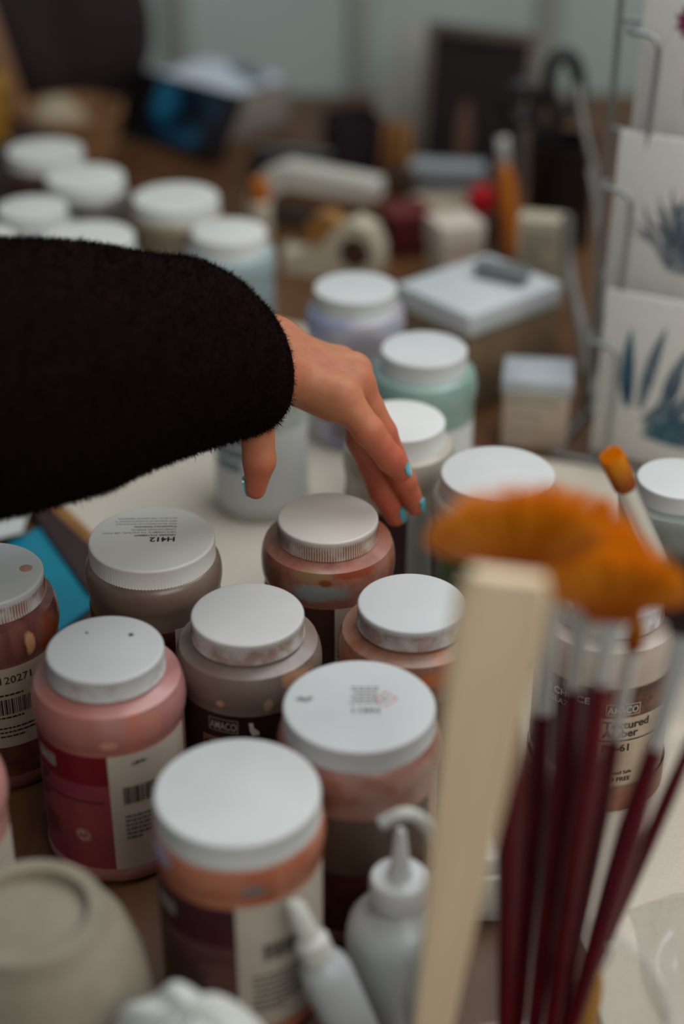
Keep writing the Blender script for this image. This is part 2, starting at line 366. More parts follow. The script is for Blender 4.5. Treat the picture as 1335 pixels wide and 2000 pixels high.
# (6) cut by the left border
t, l, r = jar(-34, 1122, 238, 'mauve brown jar with stained cap and long number on its label, by blue folder', NARROW, [(98, 54, 50), (122, 76, 68), (108, 66, 58)], .8, .05, lidh=.0155, streak=(150, 92, 62), seed=5, patches=[(46, .108, .004, .009, (206, 150, 108)), (70, .106, .012, .016, (130, 64, 36))])
lb = patch('label', lab('tan_label', (176, 158, 138), (160, 140, 120)), t, r, -60, 82, .036, .0955)
patch('colour_panel', MATS['dark_brown_label'], lb, r, -60, 82, .012, .036)
pr = Print(); rr = r + .0005
pr.text('120271', rr, 15, .0845, .0076, bold=.005, space=1.05); pr.lines(rr, 15, .0755, .03, 1, .003, .0012, 3); pr.barcode(rr, 10, .0615, .036, .0115, 11); pr.lines(rr, 10, .0585, .035, 1, .003, .0012, 3); pr.lines(rr, 12, .0505, .031, 3, .0032, .0011, 4)
pr.build('lettering', ink, lb, 0)
dk = MB().lathe([(0, 0), (.0042, 0), (.0036, .0003), (0, .0004)], 20, (.026, .006, .0155)).build('glaze_spot', mat('tan_spot', (186, 140, 112), .5), l)
# (7) front left in the corner, mostly cut off
c = on(20, 1560, .105)
t = thing('glaze_jar', 'pale pink jar mostly cut off at the left border, above the upturned clay pot', 'jar', (c.x - .046, c.y, TZ), group=GROUP)
MB().lathe([(a * .0445, z) for a, z in NARROW], 96).build('body', glaze_mat([(176, 118, 112), (190, 138, 128)], 12), t, 40)
lid_builder(t, .034, .0145, .14, lid_mat(.1)); patch('label', paper, t, .0431, -60, 95, .012, .084)
# (8) wide cap, diamond sign
t, l, r = jar(701, 1378, 302, 'pinkish jar whose wide cap carries faint print and a red diamond', WIDE, [(150, 104, 92), (168, 126, 112), (140, 72, 56), (164, 116, 92)], .12, .0, lidh=.0175, pos=[.3, .5, .62, .72], bodyr=.0455, scale=16)
lb = patch('label', lab('cocoa_label', (98, 82, 66), (84, 66, 54)), t, r, -95, 60, .055, .094)
patch('dark_band', MATS['dark_brown_label'], lb, r, -95, 60, .012, .055)
pm = MB(); Mt = Matrix.Translation((0, 0, .01757)) @ Matrix.Rotation(R(180), 4, 'Z')
vs, fs = text_mesh('H411', .0075, .03); pm.add(vs, fs, Mt @ Matrix.Translation((-.0115, .003, 0)))
for i, ln in enumerate((.018, .014, .017, .012, .015, .016)):
    for j in range(4): pm.box((.0 - .0045 + ln * (j / 4 - .3), .0005 - .0028 * i - .002, .00003), (ln / 4 * .82, .0011, .00006), Mt, 0)
pm.build('lettering', mat('grey_ink', (96, 96, 88), .6), l, 0)
dm = MB()
for k in range(4): dm.box((.0045, 0, 0), (.00075, .0095, .00008), Matrix.Translation((.0145, .0050, .0176)) @ Matrix.Rotation(R(45 + 90 * k), 4, 'Z'), 0)
dm.build('hazard_diamond', mat('red_ink', (196, 110, 92), .6), l, 0)
fs_ = MB()
for k in range(3): fs_.box((.0145 - .0015 + .0015 * k, .0050, .0176), (.0009, .0035 - .0008 * k, .00007), None, 0)
fs_.build('hazard_symbol', MATS['grey_ink'], l, 0)
sm = MB()
for k in range(5): sm.lathe([(0, 0), (.0016, 0), (.0008, .0002), (0, .0002)], 8, (-.0335 + .0016 * k, .0045 + .0012 * math.sin(k * 2), .0175))
sm.build('dirt_mark', mat('grey_dirt', (110, 112, 104), .7), l)
# (9) front jar, peach
t, l, r = jar(463, 1545, 330, 'peach orange jar with plain wide white cap, largest in the front', WIDE, [(150, 82, 58), (184, 116, 88), (170, 96, 66)], .02, .0, lidh=.018, bodyr=.0452, scale=14, patches=[(12, .111, .008, .004, (120, 118, 118)), (-66, .117, .016, .006, (150, 146, 180))])
lb = patch('label', lab('maroon_label', (62, 20, 34), (70, 24, 36)), t, r, -100, 0, .072, .0985)
patch('colour_panel', noisy('mauve_panel', (112, 78, 72), (92, 58, 54), 30, .45), lb, r, -100, 0, .014, .072)
patch('side_panel', paper, lb, r, 0, 80, .014, .1)
badge(lb, r + .0003, -68, .082, .0165, .0082, fill=MATS['grey_plate'])
pr = Print(); rr = r + .0006; pr.barcode(rr, 18, .062, .026, .011, 8); pr.lines(rr, 10, .05, .032, 7, .004, .0014, 2); pr.bar(rr, -80, .062, .06, .0006); pr.lines(rr, -60, .055, .03, 6, .005, .0014, 3)
pr.build('lettering', ink, lb, 0)
# (10) the amber jar behind the brushes
t, l, r = jar(1192, 1152, 216, 'amber glaze jar with printed label standing behind the red handled brushes', NARROW, [(176, 160, 148), (190, 174, 160)], .5, .0, lidh=.0145, scale=10)
dkl = lab('black_label', (40, 18, 24), (54, 24, 30), 30)
lb = patch('label', dkl, t, r, -100, -14, .028, .0953)
crm = noisy('cream_panel', (188, 168, 144), (168, 148, 124), 38, .42)
gold = noisy('amber_panel', (120, 70, 34), (66, 30, 22), 70, .4, lo=.42, hi=.58)
patch('cream_panel', crm, lb, r, -14, 64, .020, .0953)
patch('amber_panel', gold, lb, r + .0002, -14, 60, .0735, .0953, bow=.0)
patch('base_glaze', glaze_mat([(110, 60, 44), (138, 84, 60)], 30), t, .0440, -110, 100, .0012, .0198)
pr = Print(); rr = r + .0006
pr.text("POTTER'S CHOICE", rr, -19, .0830, .0066, bold=.02, align='RIGHT'); pr.text('GLAZES', rr, -30, .0765, .0055, bold=.0, align='RIGHT'); pr.build('lettering', wink, lb, 0)
badge(lb, rr, -5, .0760, .0215, .0084, m=mat('pale_silver', (190, 182, 170), .4))
pr = Print(); pr.text('Textured\nAmber', rr, -6, .0655, .0080, bold=.022, line=.82); pr.text('PC-61', rr, -6, .0480, .0074, bold=.022)
pr.bar(rr, -9, .0558, .05, .0008); pr.ring(rr, -3, .0315, .0033, .0004); pr.bar(rr, -4.6, .030, .0006, .0034); pr.bar(rr, -3, .030, .0006, .0034); pr.bar(rr, -1.6, .030, .0010, .0034)
pr.text('Food Safe', rr, 3, .0298, .0036, bold=.015); pr.text('LEAD FREE', rr, -7, .0242, .0045, bold=.015)
pr.ring(rr, 44, .046, .0068, .0004); pr.ring(rr, 44, .046, .0050, .0003); pr.text('AP', rr, 44, .0435, .0068, bold=.0, align='CENTER'); pr.build('lettering', ink, lb, 0)
# (11) green labelled jar, behind the fans
t, l, r = jar(972, 925, 226, 'green labelled jar with wide clean cap behind the orange bristles', WIDE, [(150, 142, 132), (164, 158, 146)], .15, .0, lidh=.0185, scale=8, bodyr=.0455)
lb = patch('label', noisy('green_label', (84, 106, 58), (66, 88, 48), 20, .45), t, r, -100, 20, .012, .093)
patch('dark_strip', dkl, lb, r + .0002, -92, -72, .060, .093); patch('side_panel', paper, lb, r, 20, 80, .012, .093)
badge(lb, r + .0003, -46, .074, .019, .0088, m=MATS['silver_ink'])
patch('colour_panel', lab('grey_green_panel', (130, 132, 112), (112, 116, 98)), lb, r + .0002, -56, 15, .014, .068)
pr = Print(); pr.lines(r + .0006, -48, .06, .016, 2, .006, .0036, 4); pr.build('lettering', ink, lb, 0)
# (12) cut by the right border
t, l, r = jar(1326, 935, 166, 'grey green jar cut off by the right border, under the picture rack', WIDE, [(126, 132, 124), (112, 120, 112)], .1, .0, lidh=.018, bodyr=.04, H=.14)
lb = patch('label', lab('sage_label', (96, 108, 100), (80, 92, 84)), t, r, -100, 80, .012, .093)
pr = Print(); pr.lines(r + .0006, -36, .075, .02, 4, .008, .004, 4); pr.build('lettering', wink, lb, 0)
# (13) cream jar with the black label
t, l, r = jar(780, 822, 180, 'cream jar with black label beyond the fingertips', NARROW, [(184, 178, 160), (170, 164, 148)], .05, .0, lidh=.018, base=(226, 226, 222), scale=8, bodyr=.0415)
lb = patch('label', dkl, t, r, -100, 8, .03, .082); patch('side_panel', lab('pale_blue_panel', (170, 178, 176), (160, 166, 164)), lb, r, 8, 80, .012, .082)
pr = Print(); pr.lines(r + .0006, -60, .07, .03, 5, .008, .003, 4); pr.build('lettering', MATS['maroon_brown_label'], lb, 0)
# (14) mint jar
t, l, r = jar(828, 682, 170, 'mint green jar with white cap next to the brown carton', NARROW, [(124, 150, 140), (146, 172, 162), (112, 140, 138)], .04, .0, scale=9, lidh=.018, bodyr=.0432)
lb = patch('label', lab('mint_label', (120, 142, 134), (104, 126, 120)), t, r, -100, 14, .012, .084); patch('side_panel', mat('white_paper', (206, 208, 206), .6), lb, r, 14, 75, .012, .084)
pr = Print(); pr.lines(r + .0006, -60, .07, .03, 5, .008, .003, 4); pr.build('lettering', ink, lb, 0)
# (15) lilac jar
t, l, r = jar(694, 562, 164, 'lilac blue jar with deep purple label beyond the sleeve cuff', NARROW, [(140, 146, 178), (176, 172, 178), (150, 140, 150)], .1, .0, scale=16, lidh=.018, bodyr=.0435)
lb = patch('label', lab('purple_label', (48, 38, 74), (58, 46, 80)), t, r, -100, 80, .03, .08)
patch('side_panel', lab('mauve_paper', (136, 122, 122), (120, 108, 110)), lb, r + .0002, -28, 16, .012, .08)
# (16) white jar behind the thumb
t, l, r = jar(505, 682, 160, 'tall white jar with pale blue print behind the thumb', NARROW, [(186, 190, 182), (174, 178, 172)], .05, .0, scale=8, lidh=.018, bodyr=.040)
lb = patch('label', mat('white_paper', (206, 208, 206), .6), t, r, -100, 80, .012, .082)
pr = Print(); pr.lines(r + .0006, -60, .07, .05, 3, .012, .008, 4); pr.build('lettering', mat('pale_blue_ink', (110, 134, 150), .6), lb, 0)
# (17) the jars at the back, top left
def back_jar(px, py, wpx, label, cols, labcol, prof=NARROW, base=(214, 214, 208), bodyr=.0435, lidh=.0185):
    t, l, r = jar(px, py, wpx, label, prof, cols, .05, 0, base=base, bodyr=bodyr, lidh=lidh, ribs=False, scale=9)
    patch('label', lab('label_%d_%d_%d' % labcol, labcol, tuple(int(v * .85) for v in labcol)), t, r, -100, 80, .012, .084)
back_jar(87, 293, 150, 'dark brown jar with white cap, farthest of the row at the back left', [(70, 50, 46), (84, 62, 56)], (58, 40, 38), WIDE)
back_jar(166, 345, 154, 'grey jar with white cap between two back jars, in front of the tan bowl', [(100, 96, 92), (116, 112, 108)], (88, 80, 78), WIDE)
back_jar(62, 405, 138, 'pale grey jar with white cap at the left border just above the sleeve', [(120, 122, 122), (134, 136, 134)], (120, 122, 124))
back_jar(343, 385, 170, 'tan jar with white cap standing before the dark tablet', [(150, 138, 118), (132, 112, 90)], (120, 84, 50), WIDE, bodyr=.0455)
back_jar(174, 462, 178, 'pale blue jar with white cap half hidden by the sleeve top', [(130, 150, 160), (150, 164, 168)], (120, 140, 150), WIDE, bodyr=.0445)
back_jar(447, 452, 148, 'white and pale teal jar with white cap left of the cream tape dispenser', [(160, 172, 170), (140, 160, 162)], (150, 164, 164))
back_jar(-42, 462, 142, 'white capped jar showing only its cap edge at the left border', [(140, 146, 146), (150, 154, 152)], (130, 134, 134))

# ------------------------------------------------------------------ the person: left hand, forearm, sleeve
def sdf_mesh(f, lo, hi, h):
    ax = [np.arange(lo[i], hi[i] + h, h) for i in range(3)]
    X, Y, Z = np.meshgrid(*ax, indexing='ij'); V = f(X, Y, Z); n = V.shape; ins = V < 0
    cs = [(i, j, k) for i in (0, 1) for j in (0, 1) for k in (0, 1)]
    sl = lambda A, c: A[c[0]:n[0] - 1 + c[0], c[1]:n[1] - 1 + c[1], c[2]:n[2] - 1 + c[2]]
    cnt = sum(sl(ins, c).astype(np.int8) for c in cs); mixed = (cnt > 0) & (cnt < 8)
    acc = np.zeros(mixed.shape + (3,)); num = np.zeros(mixed.shape)
    for a in range(3):
        for c in cs:
            if c[a]: continue
            d = list(c); d[a] = 1; va, vb = sl(V, c), sl(V, d); cr = (va < 0) != (vb < 0)
            t = np.where(cr, va / np.where(va == vb, 1, va - vb), 0)
            for k in range(3): acc[..., k] += np.where(cr, c[k] + (t if k == a else 0), 0)
            num += cr
    idx = -np.ones(mixed.shape, int); w_ = np.argwhere(mixed); idx[mixed] = np.arange(len(w_))
    vs = (w_ + acc[mixed] / num[mixed][:, None]) * h + np.array(lo)
    fs = []
    for a in range(3):
        b, c = (a + 1) % 3, (a + 2) % 3
        s0 = [slice(None)] * 3; s1 = [slice(None)] * 3; s0[a] = slice(0, n[a] - 1); s1[a] = slice(1, n[a])
        A, B = ins[tuple(s0)], ins[tuple(s1)]; e = np.argwhere(A != B)
        e = e[(e[:, b] > 0) & (e[:, c] > 0) & (e[:, b] < n[b] - 1) & (e[:, c] < n[c] - 1)]
        g = lambda db, dc: idx[tuple((e + np.array([0 if q == a else (-db if q == b else -dc) for q in range(3)])).T)]
        q = np.stack([g(1, 1), g(0, 1), g(0, 0), g(1, 0)], 1); fl = ~A[tuple(e.T)]
        q[fl] = q[fl][:, ::-1]; fs.append(q)
    return vs, np.concatenate(fs)
def smin(a, b, k):
    h_ = np.clip(.5 + .5 * (b - a) / k, 0, 1); return b + (a - b) * h_ - k * h_ * (1 - h_)
def capsule(X, Y, Z, a, b, ra, rb):
    a, b = np.array(a), np.array(b); d = b - a; L = d @ d
    t = np.clip(((X - a[0]) * d[0] + (Y - a[1]) * d[1] + (Z - a[2]) * d[2]) / L, 0, 1)
    return np.sqrt((X - a[0] - t * d[0]) ** 2 + (Y - a[1] - t * d[1]) ** 2 + (Z - a[2] - t * d[2]) ** 2) - (ra + (rb - ra) * t)
HY = .945
J = {  # joints: knuckle, middle joint, end joint, tip; radii in metres
 'index':  ([(664, 772, HY), (720, 842, HY - .010), (762, 896, HY - .010), (782, 920, HY - .006)], [.0118, .0100, .0090, .0073]),
 'middle': ([(694, 744, HY + .020), (746, 846, HY + .018), (787, 938, HY + .022), (811, 988, HY + .026)], [.0112, .0099, .0088, .0070]),
 'ring':   ([(690, 722, HY + .038), (706, 858, HY + .030), (746, 958, HY + .026), (772, 1008, HY + .026)], [.0112, .0106, .0096, .0074]),
 'little': ([(664, 706, HY + .056), (704, 800, HY + .056), (724, 850, HY + .054), (734, 885, HY + .054)], [.0098, .0080, .0068, .0056]),
}
P = {k: [atY(*p) for p in v[0]] for k, v in J.items()}
wrist = atY(525, 690, HY + .030)
elbow = atY(100, 720, HY - .10)
TH = [atY(545, 735, HY - .006), atY(500, 815, HY - .022), atY(506, 900, HY - .030), atY(499, 955, HY - .032)]
TR = [.0155, .0116, .0104, .0068]
def hand(X, Y, Z):
    palm = capsule(X, Y, Z, elbow, wrist, .036, .0255)
    w0 = wrist
    for k, off, r0, r1 in (('index', (0, -.016, 0), .0155, .0128), ('middle', (0, -.005, .002), .0155, .0122), ('ring', (0, .006, .001), .0150, .0118), ('little', (0, .016, -.001), .0140, .0108)):
        palm = smin(palm, capsule(X, Y, Z, w0 + Vector(off), P[k][0] - Vector((0, 0, .002)), r0, r1), .010)
    # the pad below the knuckles, and the web towards the thumb
    palm = smin(palm, capsule(X, Y, Z, w0 + Vector((.01, -.012, -.012)), P['index'][0] + Vector((-.006, .004, -.010)), .013, .009), .012)
    th = capsule(X, Y, Z, w0 + Vector((0, -.014, -.006)), TH[0], .017, TR[0])
    for i in range(3): th = smin(th, capsule(X, Y, Z, TH[i], TH[i + 1], TR[i], TR[i + 1]), .003)
    d = smin(palm, th, .010)
    fing = None
    for k in J:
        p, r = P[k], J[k][1]; f = None
        for i in range(3):
            mid = (p[i] + p[i + 1]) / 2; rm = (r[i] + r[i + 1]) / 2 * .94
            c = smin(capsule(X, Y, Z, p[i], mid, r[i], rm), capsule(X, Y, Z, mid, p[i + 1], rm, r[i + 1]), .002)
            f = c if f is None else smin(f, c, .0025)
        fing = f if fing is None else smin(fing, f, .0008)
    return smin(d, fing, .006)
allp = [p for v in P.values() for p in v] + TH + [wrist]
lo = [min(p[i] for p in allp) - .03 for i in range(3)]; hi = [max(p[i] for p in allp) + .03 for i in range(3)]
lo[0] = wrist.x - .10
hv, hf = sdf_mesh(hand, lo, hi, .00145)
me = bpy.data.meshes.new('person'); me.from_pydata(hv.tolist(), [], hf.tolist()); me.update()
skin = mat('skin', (186, 118, 88), .55, sss=.45, spec=.35); t = NT(skin)
n1 = t.noise(30, 3, .5); n2 = t.noise(160, 3, .6)
t.color(t.mix(.25, t.ramp(n1, [(.35, (182, 128, 88)), (.65, (168, 102, 74))]), t.ramp(n2, [(.35, (186, 120, 88)), (.65, (166, 88, 68))]))); wd_ = t.n.new('ShaderNodeVectorMath'); wd_.operation = 'DISTANCE'; t.l.new(t.tc.outputs['Object'], wd_.inputs[0]); wd_.inputs[1].default_value = wrist   # redder skin of fingers and thumb, with their shade painted into the colour
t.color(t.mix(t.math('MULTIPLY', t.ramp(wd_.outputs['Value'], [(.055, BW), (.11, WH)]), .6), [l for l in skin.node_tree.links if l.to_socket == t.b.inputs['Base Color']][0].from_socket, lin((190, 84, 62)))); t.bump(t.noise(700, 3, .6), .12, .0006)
skin.node_tree.nodes['Principled BSDF'].inputs['Subsurface Radius'].default_value = (1, .25, .12)
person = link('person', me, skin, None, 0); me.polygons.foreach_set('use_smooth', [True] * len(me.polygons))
sm_ = person.modifiers.new('smooth', 'SMOOTH'); sm_.iterations = 4; sm_.factor = .5
tag(person, 'person reaching in from the left in a black fleece sleeve, turquoise nails', 'person')
# nails
nailm = mat('turquoise_polish', (84, 170, 178), .18, coat=.6)
def nail(base, tip, rb, rt, dorsal, L=.0115, W=.0078, m=nailm, name='fingernail'):
    ax = (tip - base).normalized(); dz = (Vector(dorsal) - ax * Vector(dorsal).dot(ax)).normalized(); sx = ax.cross(dz)
    vs, fs = [], []; nu, nv = 10, 9
    for layer in (0, 1):
        for i in range(nu + 1):
            u = i / nu; wid = W / 2 * (1 - .22 * (2 * u - 1) ** 4) * (.80 + .2 * math.sin(math.pi * min(1, u * 1.2 + .1)))
            rr = (rb + (rt - rb) * (.35 + .65 * u)) * 1.0
            c = tip + ax * (L * (u - .52))
            for j in range(nv + 1):
                s_ = (2 * j / nv - 1); a = s_ * wid / rr; e = .0006 if layer else -.0012
                lift = rr + e - (.0010 * max(0, u - .75) * 4 if not layer else 0) - .0022 * u * u
                vs.append(c + dz * (lift * math.cos(a)) + sx * (lift * math.sin(a)))
    o = (nu + 1) * (nv + 1); g = lambda l, i, j: l * o + i * (nv + 1) + j
    for i in range(nu):
        for j in range(nv):
            fs += [(g(1, i, j), g(1, i + 1, j), g(1, i + 1, j + 1), g(1, i, j + 1)), (g(0, i, j), g(0, i, j + 1), g(0, i + 1, j + 1), g(0, i + 1, j))]
    for i in range(nu): fs += [(g(0, i, 0), g(0, i + 1, 0), g(1, i + 1, 0), g(1, i, 0)), (g(0, i, nv), g(1, i, nv), g(1, i + 1, nv), g(0, i + 1, nv))]
    for j in range(nv): fs += [(g(0, 0, j), g(1, 0, j), g(1, 0, j + 1), g(0, 0, j + 1)), (g(0, nu, j), g(0, nu, j + 1), g(1, nu, j + 1), g(1, nu, j))]
    ob = MB().add(vs, fs).build(name, m, person, 60); return ob
for k in J:
    p, r = P[k], J[k][1]; nail(p[2], p[3], r[2], r[3], (.74, -.55, .45))
nail(TH[2], TH[3], TR[2], TR[3], (-.85, .30, .1), .012, .010)
# sleeve
SEC = [(-260, 740, .790, 292), (-120, 740, .815, 276), (0, 738, .838, 262), (75, 732, .853, 251), (150, 724, .868, 239), (210, 714, .882, 222), (270, 706, .894, 206), (325, 700, .904, 194), (368, 692, .912, 187), (402, 690, .919, 178), (430, 692, .925, 168), (448, 698, .930, 157), (457, 703, .933, 149)]
cen = [atY(a, b, c) for a, b, c, _ in SEC]; rad = [d / FPX * ((p - Vector((0, 0, CAM_H))).length) for (a, b, c, d), p in zip(SEC, cen)]
axis_end = Vector((.66, .74, -.05)).normalized()
NSEG = 96; sv = []
def ring_at(c, r, n, k, wob=1):
    u = Vector((0, 0, 1)); u = (u - n * u.dot(n)).normalized(); x = n.cross(u); out = []
    for i in range(NSEG):
        a = 2 * math.pi * i / NSEG
        f = 1 + wob * (.014 * math.sin(3 * a + k * .9) + .010 * math.sin(5 * a - k * 1.7) + .006 * math.sin(9 * a + k * 2.3))
        out.append(c + (u * math.cos(a) + x * math.sin(a)) * r * f)
    return out
rings = []; M_ = len(cen)
for s_ in range((M_ - 1) * 4 + 1):
    i = min(s_ // 4, M_ - 2); f = s_ / 4 - i; c = cen[i].lerp(cen[i + 1], f); r = rad[i] + (rad[i + 1] - rad[i]) * f
    tt = s_ / ((M_ - 1) * 4); ax0 = (cen[-1] - cen[0]).normalized(); n = ax0.lerp(axis_end, max(0, (tt - .45) / .55) ** 1.5).normalized()
    rings.append(ring_at(c, r, n, s_ * .12, 1 - max(0, tt - .7) * 2.2))
cE, rE = cen[-1], rad[-1]
for dr, da in ((.985, .004), (.955, .0062), (.92, .006), (.90, .003), (.885, -.012), (.87, -.05)): rings.append(ring_at(cE + axis_end * da, rE * dr, axis_end, 9, .3))
for rg in rings: sv += rg
sf = [(k * NSEG + i, k * NSEG + (i + 1) % NSEG, (k + 1) * NSEG + (i + 1) % NSEG, (k + 1) * NSEG + i) for k in range(len(rings) - 1) for i in range(NSEG)]
# fleece pile: tapering fibres rooted in the cloth
A = np.array([list(p) for p in sv]); Q = np.array(sf); vis = Q[: (len(rings) - 3) * NSEG]
e1 = A[vis[:, 1]] - A[vis[:, 0]]; e2 = A[vis[:, 3]] - A[vis[:, 0]]; nr = np.cross(e1, e2); ar = np.linalg.norm(nr, axis=1)
axc = A.reshape(-1, NSEG, 3).mean(1); fc = A[vis].mean(1); outw = fc - axc[np.repeat(np.arange(len(rings) - 3), NSEG)]
sg = np.sign((nr * outw).sum(1)); nr = nr / ar[:, None] * sg[:, None]
NF = 130000; pick = rng.choice(len(vis), NF, p=ar / ar.sum()); uu, vv = rng.random((2, NF, 1))
q0, q1, q2, q3 = (A[vis[pick, i]] for i in range(4))
root = (q0 * (1 - uu) + q1 * uu) * (1 - vv) + (q3 * (1 - uu) + q2 * uu) * vv
clump = np.sin(root * 900).sum(1, keepdims=True) * .25 + np.sin(root[:, [1, 2, 0]] * 410).sum(1, keepdims=True) * .25
dirn = nr[pick] + rng.normal(0, .8, (NF, 3)) + np.array([.25, 0, -.15]); dirn /= np.linalg.norm(dirn, axis=1)[:, None]
ln = (.0013 + .0014 * rng.random((NF, 1))) * (1 + .5 * clump); sd = np.cross(dirn, rng.normal(0, 1, (NF, 3))); sd /= np.linalg.norm(sd, axis=1)[:, None]
wd = .00020; bendv = rng.normal(0, .0006, (NF, 3))
fv = np.stack([root - sd * wd - nr[pick] * .0005, root + sd * wd - nr[pick] * .0005, root + dirn * ln * .6 + bendv + sd * wd * .7, root + dirn * ln * .6 + bendv - sd * wd * .7, root + dirn * ln + bendv * 2.6], 1).reshape(-1, 3)
o = len(A); b = np.arange(NF)[:, None] * 5 + o
allv = np.concatenate([A, fv]).tolist()
allf = Q.tolist() + (b + np.array([[0, 1, 2, 3]])).tolist() + (b + np.array([[3, 2, 4]])).tolist()
me = bpy.data.meshes.new('sleeve'); me.from_pydata(allv, [], allf); me.update()
fleece = mat('black_fleece', (22, 9, 11), .95, spec=.05)
slv = link('sleeve', me, fleece, person, 0); slv['label'] = 'black fleece sleeve with fuzzy pile'

# ------------------------------------------------------------------ brush pot and brushes
POT = Vector((.092, .560, 0)); PR = .066
glass = bpy.data.materials.new('clear_plastic'); glass.use_nodes = True; nt = glass.node_tree
for n_ in list(nt.nodes): nt.nodes.remove(n_)
go = nt.nodes.new('ShaderNodeOutputMaterial'); gm = nt.nodes.new('ShaderNodeMixShader'); gt = nt.nodes.new('ShaderNodeBsdfTransparent'); gg = nt.nodes.new('ShaderNodeBsdfGlossy'); lw = nt.nodes.new('ShaderNodeLayerWeight'); pw_ = nt.nodes.new('ShaderNodeMath'); pw_.operation = 'MULTIPLY_ADD'; p4_ = nt.nodes.new('ShaderNodeMath'); p4_.operation = 'POWER'; p4_.inputs[1].default_value = 4; pw_.inputs[1].default_value = .45; pw_.inputs[2].default_value = .035
gt.inputs[0].default_value = (.90, .91, .91, 1); gg.inputs['Roughness'].default_value = .12; nt.links.new(lw.outputs['Facing'], p4_.inputs[0]); nt.links.new(p4_.outputs[0], pw_.inputs[0])
nt.links.new(pw_.outputs[0], gm.inputs[0]); nt.links.new(gt.outputs[0], gm.inputs[1]); nt.links.new(gg.outputs[0], gm.inputs[2]); nt.links.new(gm.outputs[0], go.inputs[0])
pot = thing('clear_pot', 'clear plastic pot holding the red handled brushes', 'pot', (POT.x, POT.y, TZ))
MB().lathe([(0, 0), (PR * .92, 0), (PR * .95, .004), (PR, .079), (PR * 1.02, .081), (PR * 1.02, .085), (PR * .98, .085), (PR * .965, .079), (PR * .915, .006), (0, .004)], 72).build('pot_wall', glass, pot, 40)
crim = noisy('crimson_lacquer', (92, 1, 18), (66, 0, 11), 30, .3, spec=.3)
ferr = mat('nickel_ferrule', (226, 226, 220), .36, .85)
hairO = noisy('amber_bristle', (250, 184, 52), (232, 146, 26), 60, .55, (1, 1, .15))
tn_ = NT(hairO); tr_ = tn_.n.new('ShaderNodeBsdfTranslucent'); mx_ = tn_.n.new('ShaderNodeMixShader'); mx_.inputs[0].default_value = .42; tr_.inputs[0].default_value = lin((255, 196, 20))
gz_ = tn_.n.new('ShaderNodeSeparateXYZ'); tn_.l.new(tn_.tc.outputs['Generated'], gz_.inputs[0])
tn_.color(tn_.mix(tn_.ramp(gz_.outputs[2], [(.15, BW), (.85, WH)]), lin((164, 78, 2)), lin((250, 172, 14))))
out_ = [n_ for n_ in tn_.n if n_.type == 'OUTPUT_MATERIAL'][0]; tn_.l.new(tn_.b.outputs[0], mx_.inputs[1]); tn_.l.new(tr_.outputs[0], mx_.inputs[2]); tn_.l.new(mx_.outputs[0], out_.inputs[0])
hairK = noisy('dark_bristle', (34, 20, 18), (50, 30, 26), 60, .6)
BG = 'red handled brushes in the clear pot'
